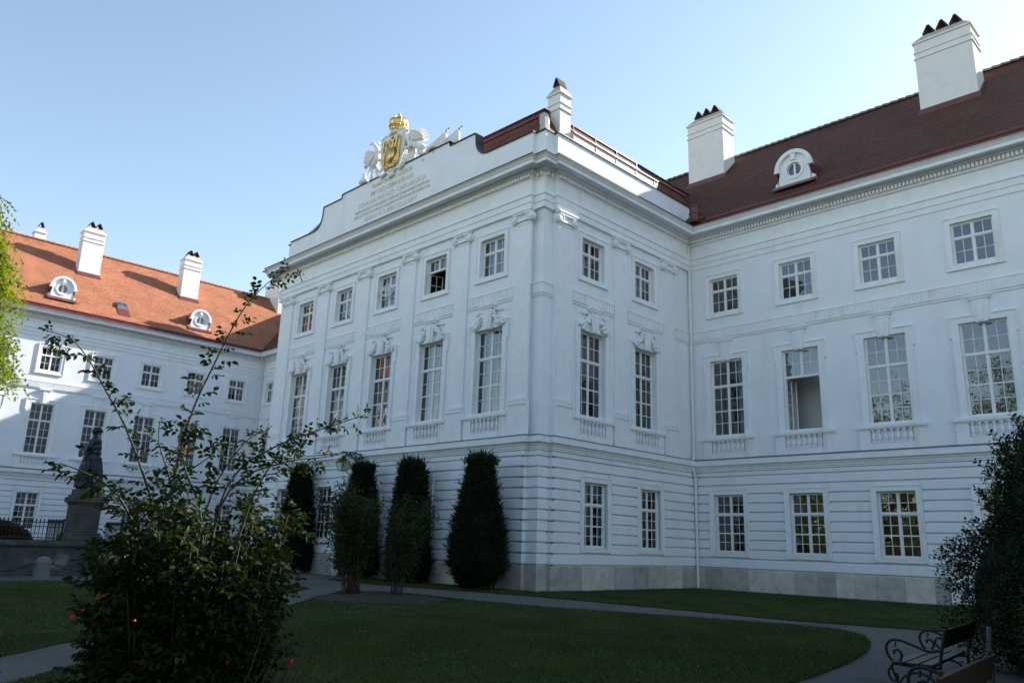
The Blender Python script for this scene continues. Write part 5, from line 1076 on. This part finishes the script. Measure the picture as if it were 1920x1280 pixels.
for pts, r, mainc in canes:
    mb.tube(pts, [r*(1-.75*i/(len(pts)-1)) for i in range(len(pts))], 6)
    Ln = sum((q-p).length for p, q in zip(pts, pts[1:])); step = .052 if mainc else .038; n = int(Ln/step)
    for i in range(n):
        t = (i+random.random())/n
        if t < (.30 if mainc else .16): continue
        p, d_ = polyat(pts, t); s_ = d_.orthogonal().normalized(); s_.rotate(Quaternion(d_, random.uniform(0, 6.28))); ax = (s_+d_*.5+Vector((0, 0, .15))).normalized(); leafC.append(p); leafA.append(ax); leafS.append((1.22-.5*t) if mainc else 1)
        if random.random() < (.10 if mainc else .45) and not (mainc and t > .82):   # short side shoot
            L2 = random.uniform(.05, .09 if mainc else .14); e = p+ax*L2; mb.tube([p, p+ax*L2*.5+Vector((0, 0, .01)), e], [.003, .0025, .0012], 4)
            for k in range(3): leafS.append(.8 if mainc else 1); leafC.append(p.lerp(e, .4+.3*k)); leafA.append((ax+Vector((random.gauss(0, .6), random.gauss(0, .6), random.gauss(0, .5)))).normalized())
for i in range(9):   # bare twigs at the lower right
    b = at(440+10*i, 1330, 4.0+.03*i); e = at(500+9*i+random.uniform(-10, 10), 1195+random.uniform(-20, 40), 4.0+.05*i); mb.tube([b, b.lerp(e, .5)+Vector((random.gauss(0, .02), 0, 0)), e], [.005, .0035, .001], 5)
mb.build('stems', M['cane'], rb, org=RB, smooth=True)
Cn = np.array([tuple(p) for p in leafC]); An = unit(np.array([tuple(a) for a in leafA])); nc = len(Cn)
sc_ = (.72+.45*rng.random(nc))*np.array(leafS); droop = np.array([0, 0, -1.0]); C5, A5, N5, L5, T5 = [], [], [], [], []
sidev = unit(np.cross(An, rng.normal(size=(nc, 3))*.35+np.array([0, 0, 1.0]))); nrm = unit(np.cross(sidev, An)); tb = rng.random(nc)
for off, sd in ((1.0, 0), (.72, 1), (.72, -1), (.40, 1), (.40, -1)):
    base = Cn+An*(.085*sc_*off)[:, None]+droop*(.018*off*sc_)[:, None]; ax = An*(.9 if sd == 0 else .45)+sidev*sd*.9+droop*(.25+.3*rng.random((nc, 1)))+rng.normal(size=(nc, 3))*.15
    C5.append(base); A5.append(ax); N5.append(nrm+rng.normal(size=(nc, 3))*.35); L5.append(.040*sc_*(.85 if off < .5 else 1)*(.85+.3*rng.random(nc))); T5.append(np.where(tb > .992, 1, np.clip(tb*.65+.33*rng.random(nc), 0, .98)))
L5 = np.concatenate(L5); leaves('foliage', np.concatenate(C5), np.concatenate(A5), np.concatenate(N5), L5, L5*.62, np.concatenate(T5), 'rose', rb, RB, fold=.16)
# petioles
def rose_flower(p, r):
    mb = MB()
    for k in range(11):
        a = k*2.4; q = .25+.75*k/11; d_ = Vector((math.cos(a), math.sin(a), .5-.4*q)); Mx = d_.to_track_quat('Z', 'Y').to_matrix(); mb.ball(p+d_*r*.5*q, (r*.5*q+r*.2, r*.5*q+r*.2, r*.13), 7, 4, Mx)
    mb.build('rose_flower', M['petal'], rb, org=p, smooth=True)
rose_flower(at(137, 1157, 4.0), .016); rose_flower(at(545, 1240, 4.1), .019); rose_flower(at(157, 1143, 4.1), .010); rose_flower(at(252, 1163, 3.8), .010)

# ------------------------------------------------------------------ benches
def bench(loc, rz, label):
    t = empty('park_bench', loc, label, 'bench', 'cast-iron park benches on the path'); t.rotation_euler.z = rz; L_ = 2.05   # local: length along y, front towards -x
    def B(o): o.location = (0, 0, 0); return o
    def mk(mb, name, mat, bev=0):
        o = mb.build(name, M[mat], None, bevel=bev); o.parent = t; return o
    for i, x in enumerate((-.40, -.245, -.09)):
        s_ = MB(); s_.box(x-.068, x+.068, -L_/2, L_/2, .43, .465); mk(s_, 'seat_plank', 'benchwood', .006)
    s_ = MB(); s_.hexa([(.075, -L_/2, .66), (.105, -L_/2, .65), (.105, L_/2, .65), (.075, L_/2, .66), (.125, -L_/2, .87), (.155, -L_/2, .86), (.155, L_/2, .86), (.125, L_/2, .87)]); mk(s_, 'back_plank', 'benchwood', .006)
    for y in (-L_/2+.12, L_/2-.12):
        m_ = MB(); P = lambda x, z: Vector((x, y, z))
        m_.tube([P(.02, 0), P(.03, .2), P(.03, .43), P(.06, .6), P(.135, .9)], [.022, .02, .02, .018, .016], 7)
        m_.tube(smooth([P(.04, .42), P(-.1, .415), P(-.3, .42), P(-.46, .425), P(-.5, .40)], 4), .017, 6)
        m_.tube(smooth([P(.07, .62), P(-.08, .60), P(-.25, .655), P(-.40, .70), P(-.50, .68), P(-.545, .60), P(-.52, .50), P(-.46, .455), P(-.40, .47), P(-.375, .53), P(-.41, .585), P(-.46, .57), P(-.455, .535)], 4), .016, 6)
        m_.tube(smooth([P(-.44, .68), P(-.435, .64), P(-.455, .62)], 4), .01, 5)
        m_.tube(smooth([P(-.47, .42), P(-.53, .36), P(-.535, .28), P(-.49, .23), P(-.44, .26), P(-.45, .31), P(-.485, .31)], 4), .014, 6)
        m_.tube(smooth([P(-.50, .38), P(-.44, .2), P(-.47, .08), P(-.54, .0)], 4), .017, 6)
        m_.tube(smooth([P(-.45, .16), P(-.36, .30), P(-.2, .345), P(-.06, .29), P(.02, .14)], 4), .014, 6)
        m_.tube(smooth([P(.06, .64), P(.0, .70), P(.03, .76), P(.08, .74)], 4), .012, 5)
        mk(m_, 'iron_frame', 'iron')
    m_ = MB(); m_.tube([(.02, -L_/2+.12, .25), (.02, L_/2-.12, .25)], .012, 6); mk(m_, 'stretcher', 'iron')
    return t
bench((17.56, -11.2, 0), .115, 'brown wooden bench with scrolled iron arms standing whole on the path'); bench((18.83, -15.45, 0), .09, 'nearer bench of which only the brown back plank shows')
mb = MB(); mb.tube([(17.93, -11.0, 0), (17.95, -11.05, .5), (17.98, -11.07, .86)], [.035, .033, .03], 8); o = mb.build('stake', M['stake'], org=(17.93, -11.0, 0)); tag(o, 'thin grey stake standing between bench and hedge', 'stake')

# ------------------------------------------------------------------ evergreen bush at the right
hb = empty('evergreen_bush', (19.0, -7.8, 0), 'big dark green evergreen bush behind the benches at the right edge', 'bush')
BL = [((18.45, -7.7, 1.1), (1.75, 1.4, 1.6)), ((18.72, -7.6, 2.35), (1.42, 1.3, 1.6)), ((19.6, -8.4, 2.4), (1.5, 1.7, 2.5)), ((19.9, -11.2, 1.1), (1.25, 2.6, 1.6)), ((18.9, -8.6, .8), (1.3, 1.2, 1.0)), ((20.4, -7.6, 2.2), (1.6, 1.5, 2.6))]
mb = MB()
for c, r in BL: mb.ball(c, tuple(v*.87 for v in r), 16, 10)
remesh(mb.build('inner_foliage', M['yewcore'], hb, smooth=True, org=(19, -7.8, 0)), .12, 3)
Cs, Os = [], []
for c, r in BL:
    n = 9000; d_ = rvec(n); ph = rng.random(3)*6; k = (.82+.22*rng.random((n, 1)))*(1+.07*np.sin(d_[:, :1]*7+ph[0])+.07*np.sin(d_[:, 1:2]*8+ph[1])+.06*np.sin(d_[:, 2:]*9+ph[2])); Cs.append(np.array(c)+d_*np.array(r)*k); Os.append(unit(d_/np.array(r)))
C = np.concatenate(Cs); O = np.concatenate(Os); ok = C[:, 2] > .05; C, O = C[ok], O[ok]
n = len(C); R3 = np.repeat(C, 4, 0)+rng.normal(size=(n*4, 3))*.05; O3 = np.repeat(O, 4, 0); 
leaves('foliage', R3, O3*.7+rvec(n*4)*.8+np.array([0, 0, .25]), rvec(n*4)+O3, 0.056*(.7+.6*rng.random(n*4)), .03, np.clip(np.repeat(rng.random(n), 4)*.6+.4*rng.random(n*4), 0, 1), 'hedge', hb, (19, -7.8, 0), fold=.12)
mb = MB(); C = []; A_ = []   # free shoots that break the outline
for i in range(150):
    c, r = random.choice(BL[:3]+BL[5:]); d_ = Vector((random.gauss(-.5, .6), random.gauss(0, .6), random.gauss(.5, .45))).normalized(); p = Vector(c)+Vector((d_.x*r[0], d_.y*r[1], d_.z*r[2]))*.9; ax = (d_+Vector((0, 0, .9))).normalized(); L2 = random.uniform(.25, .62); e = p+ax*L2
    mb.tube([p, p+ax*L2*.5, e], [.008, .006, .002], 4)
    for k in range(16): C.append(tuple(p.lerp(e, (k+.5)/16))); s_ = ax.orthogonal(); s_.rotate(Quaternion(ax, k*2.4)); A_.append(tuple(s_+ax*.8))
tag(mb.build('twigs', M['bark'], hb, org=(19, -7.8, 0)), kind='stuff'); C = np.array(C); A_ = np.array(A_); n = len(C)
leaves('shoots', C, A_, rvec(n)+np.array([0, 0, .6]), .085*(.7+.5*rng.random(n)), .04, rng.random(n), 'hedge', hb, (19, -7.8, 0), fold=.1)

# ------------------------------------------------------------------ trees round the garden (mostly outside the frame: seen in the windows, and shading the court)
lt = empty('locust_tree', (9.3, -26.2, 0), 'tree with sunlit yellow-green feathery leaves reaching in at the left edge', 'tree')
mb = MB(); mb.tube([(9.3, -26.2, 0), (9.4, -26.0, 2.5), (9.6, -25.5, 5), (9.7, -25.0, 8)], [.22, .19, .14, .06], 9)
CC = []; AA = []
prf = [(385, 10), (415, 22), (440, 30), (470, 22), (500, 40), (525, 58), (560, 38), (600, 28), (640, 32), (680, 44), (710, 40), (735, 24), (755, 5)]
for i in range(1400):
    y = random.uniform(345, 700); xm = np.interp(y, [p[0] for p in prf], [p[1] for p in prf]); x = xm-24-abs(random.gauss(0, 1))*95; CC.append(at(x, y, random.uniform(8.6, 10.2))); a = random.uniform(0, 6.28); AA.append(Vector((math.cos(a), math.sin(a), -.5+random.gauss(0, .3))).normalized())
for i in range(0, 420, 10): mb.tube([Vector((9.6, -25.4, 4.6+random.random()*2)), (Vector((9.6, -25.4, 6))+CC[i])/2+Vector((0, 0, .3)), CC[i]], [.05, .03, .006], 5)
mb.build('trunk', M['bark'], lt, org=(9.3, -26.2, 0), smooth=True)
Cn = np.array([tuple(p) for p in CC]); An = unit(np.array([tuple(a) for a in AA])); nc = len(Cn); sv = unit(np.cross(An, np.array([0, 0, 1.0])+rng.normal(size=(nc, 3))*.3)); C5, A5, T5 = [], [], []; tb = rng.random(nc)
for k in range(7):
    for sd in (-1, 1): C5.append(Cn+An*(.03+.033*k)+np.array([0, 0, -.0035*k*k])); A5.append(sv*sd+An*.3+np.array([0, 0, -.25])+rng.normal(size=(nc, 3))*.15); T5.append(np.clip(tb*.7+.3*rng.random(nc), 0, 1))
C5 = np.concatenate(C5); n = len(C5); leaves('crown', C5, np.concatenate(A5), rvec(n)*.4+np.array([0, 0, 1.0]), .056, .024, np.concatenate(T5), 'locust', lt, (9.3, -26.2, 0))
tree('added_shade_tree', (25.4, -19.4, 0), 12.5, 3.0, 'dense unseen tree added beside the camera to darken the right foreground', 'hedge', 170, 80, .2, base=.3, sig=.4)  # invented tree out of view: blocks sky and sun over bench and roses
tree('added_shade_tree', (24.2, -10.6, 0), 13, 3.3, 'broad unseen tree added outside the right edge to shade the rose bush', 'hedge', 190, 80, .2, base=.3, sig=.45)  # invented tree out of view, placed to break up the sun on the canes
for i, (x, y, h, r, mt) in enumerate(((-6, -33, 18, 4.8, 'autumn'), (3, -37, 20, 5.2, 'tree'), (-15, -38, 17.5, 4.8, 'autumn'), (12, -40, 18, 4.8, 'autumn'), (-25, -37, 15, 4.6, 'tree'), (-34, -36, 12, 4, 'autumn'), (22, -36, 15, 5, 'tree'), (30, -22, 15, 5, 'tree'), (-2, -46, 19, 5.2, 'tree'))):
    tree('garden_tree', (x, y, 0), h, r, 'leafy garden tree behind the camera, mirrored in the palace windows', mt, 150, 55, .26, base=.18, group='garden trees behind the camera', sig=.6)

gh = empty('garden_hedge', (0, -31.5, 0), 'long clipped hedge behind the camera, mirrored in the ground-floor windows', 'hedge')
mb = MB(); mb.box(-38, 34, -32.6, -31.2, 0, 3.3); mb.build('inner_foliage', M['yewcore'], gh, org=(0, -31.5, 0)); n = 26000
C = np.column_stack([rng.uniform(-38, 34, n), -31.2+rng.normal(size=n)*.15, rng.uniform(.1, 3.5, n)]); leaves('foliage', C, rvec(n), rvec(n)+np.array([0, 1.0, 0]), .2, .12, rng.random(n), 'tree', gh, (0, -31.5, 0))
mb = MB(); mb.fbox(RW, 11.15, 12.25, .12, 1.50, DG, DG+.30); mb.fbox(RW, 11.11, 12.29, 1.50, 1.55, DG, DG+.34); mb.fbox(RW, 11.69, 11.705, .16, 1.46, DG+.30, DG+.306)
o = mb.build('wall_cabinet', M['wood_white'], org=(11.7, D-DG, .12), bevel=.008); tag(o, 'white cabinet against the plinth, half hidden by the evergreen bush', 'cabinet')

n = 30000; xs = rng.uniform(-75, 75, n); top = 9+2.2*np.sin(xs*.21)+1.3*np.sin(xs*.53+1)+.8*np.sin(xs*1.3)
C = np.column_stack([xs, -58+rng.normal(size=n)*1.2, rng.random(n)**.8*top]); o = leaves('far_trees', C, rvec(n), rvec(n)+np.array([0, 1.2, .3]), .75, .5, np.clip(.5+.3*np.sin(xs*.8)+.2*rng.normal(size=n), 0, 1), 'distant', None, (0, -58, 0)); tag(o, 'far belt of trees behind the garden, mirrored in the windows', 'trees', kind='stuff')

Q = np.concatenate([scatter(500, 0, 17, -20, 0), scatter(140, -8, 6, -14, -4)]); n = len(Q); C = np.column_stack([Q, np.full(n, .05)+.01*rng.random(n)]); A_ = rvec(n)*np.array([1, 1, .25])
o = leaves('fallen_leaves', C, A_, np.array([0, 0, 1.0])+rvec(n)*.35, .05+.03*rng.random(n), .035, rng.random(n), 'autumn', None, (0, 0, 0), fold=.1); tag(o, 'scattered fallen leaves on lawn and path', 'leaves', kind='stuff')
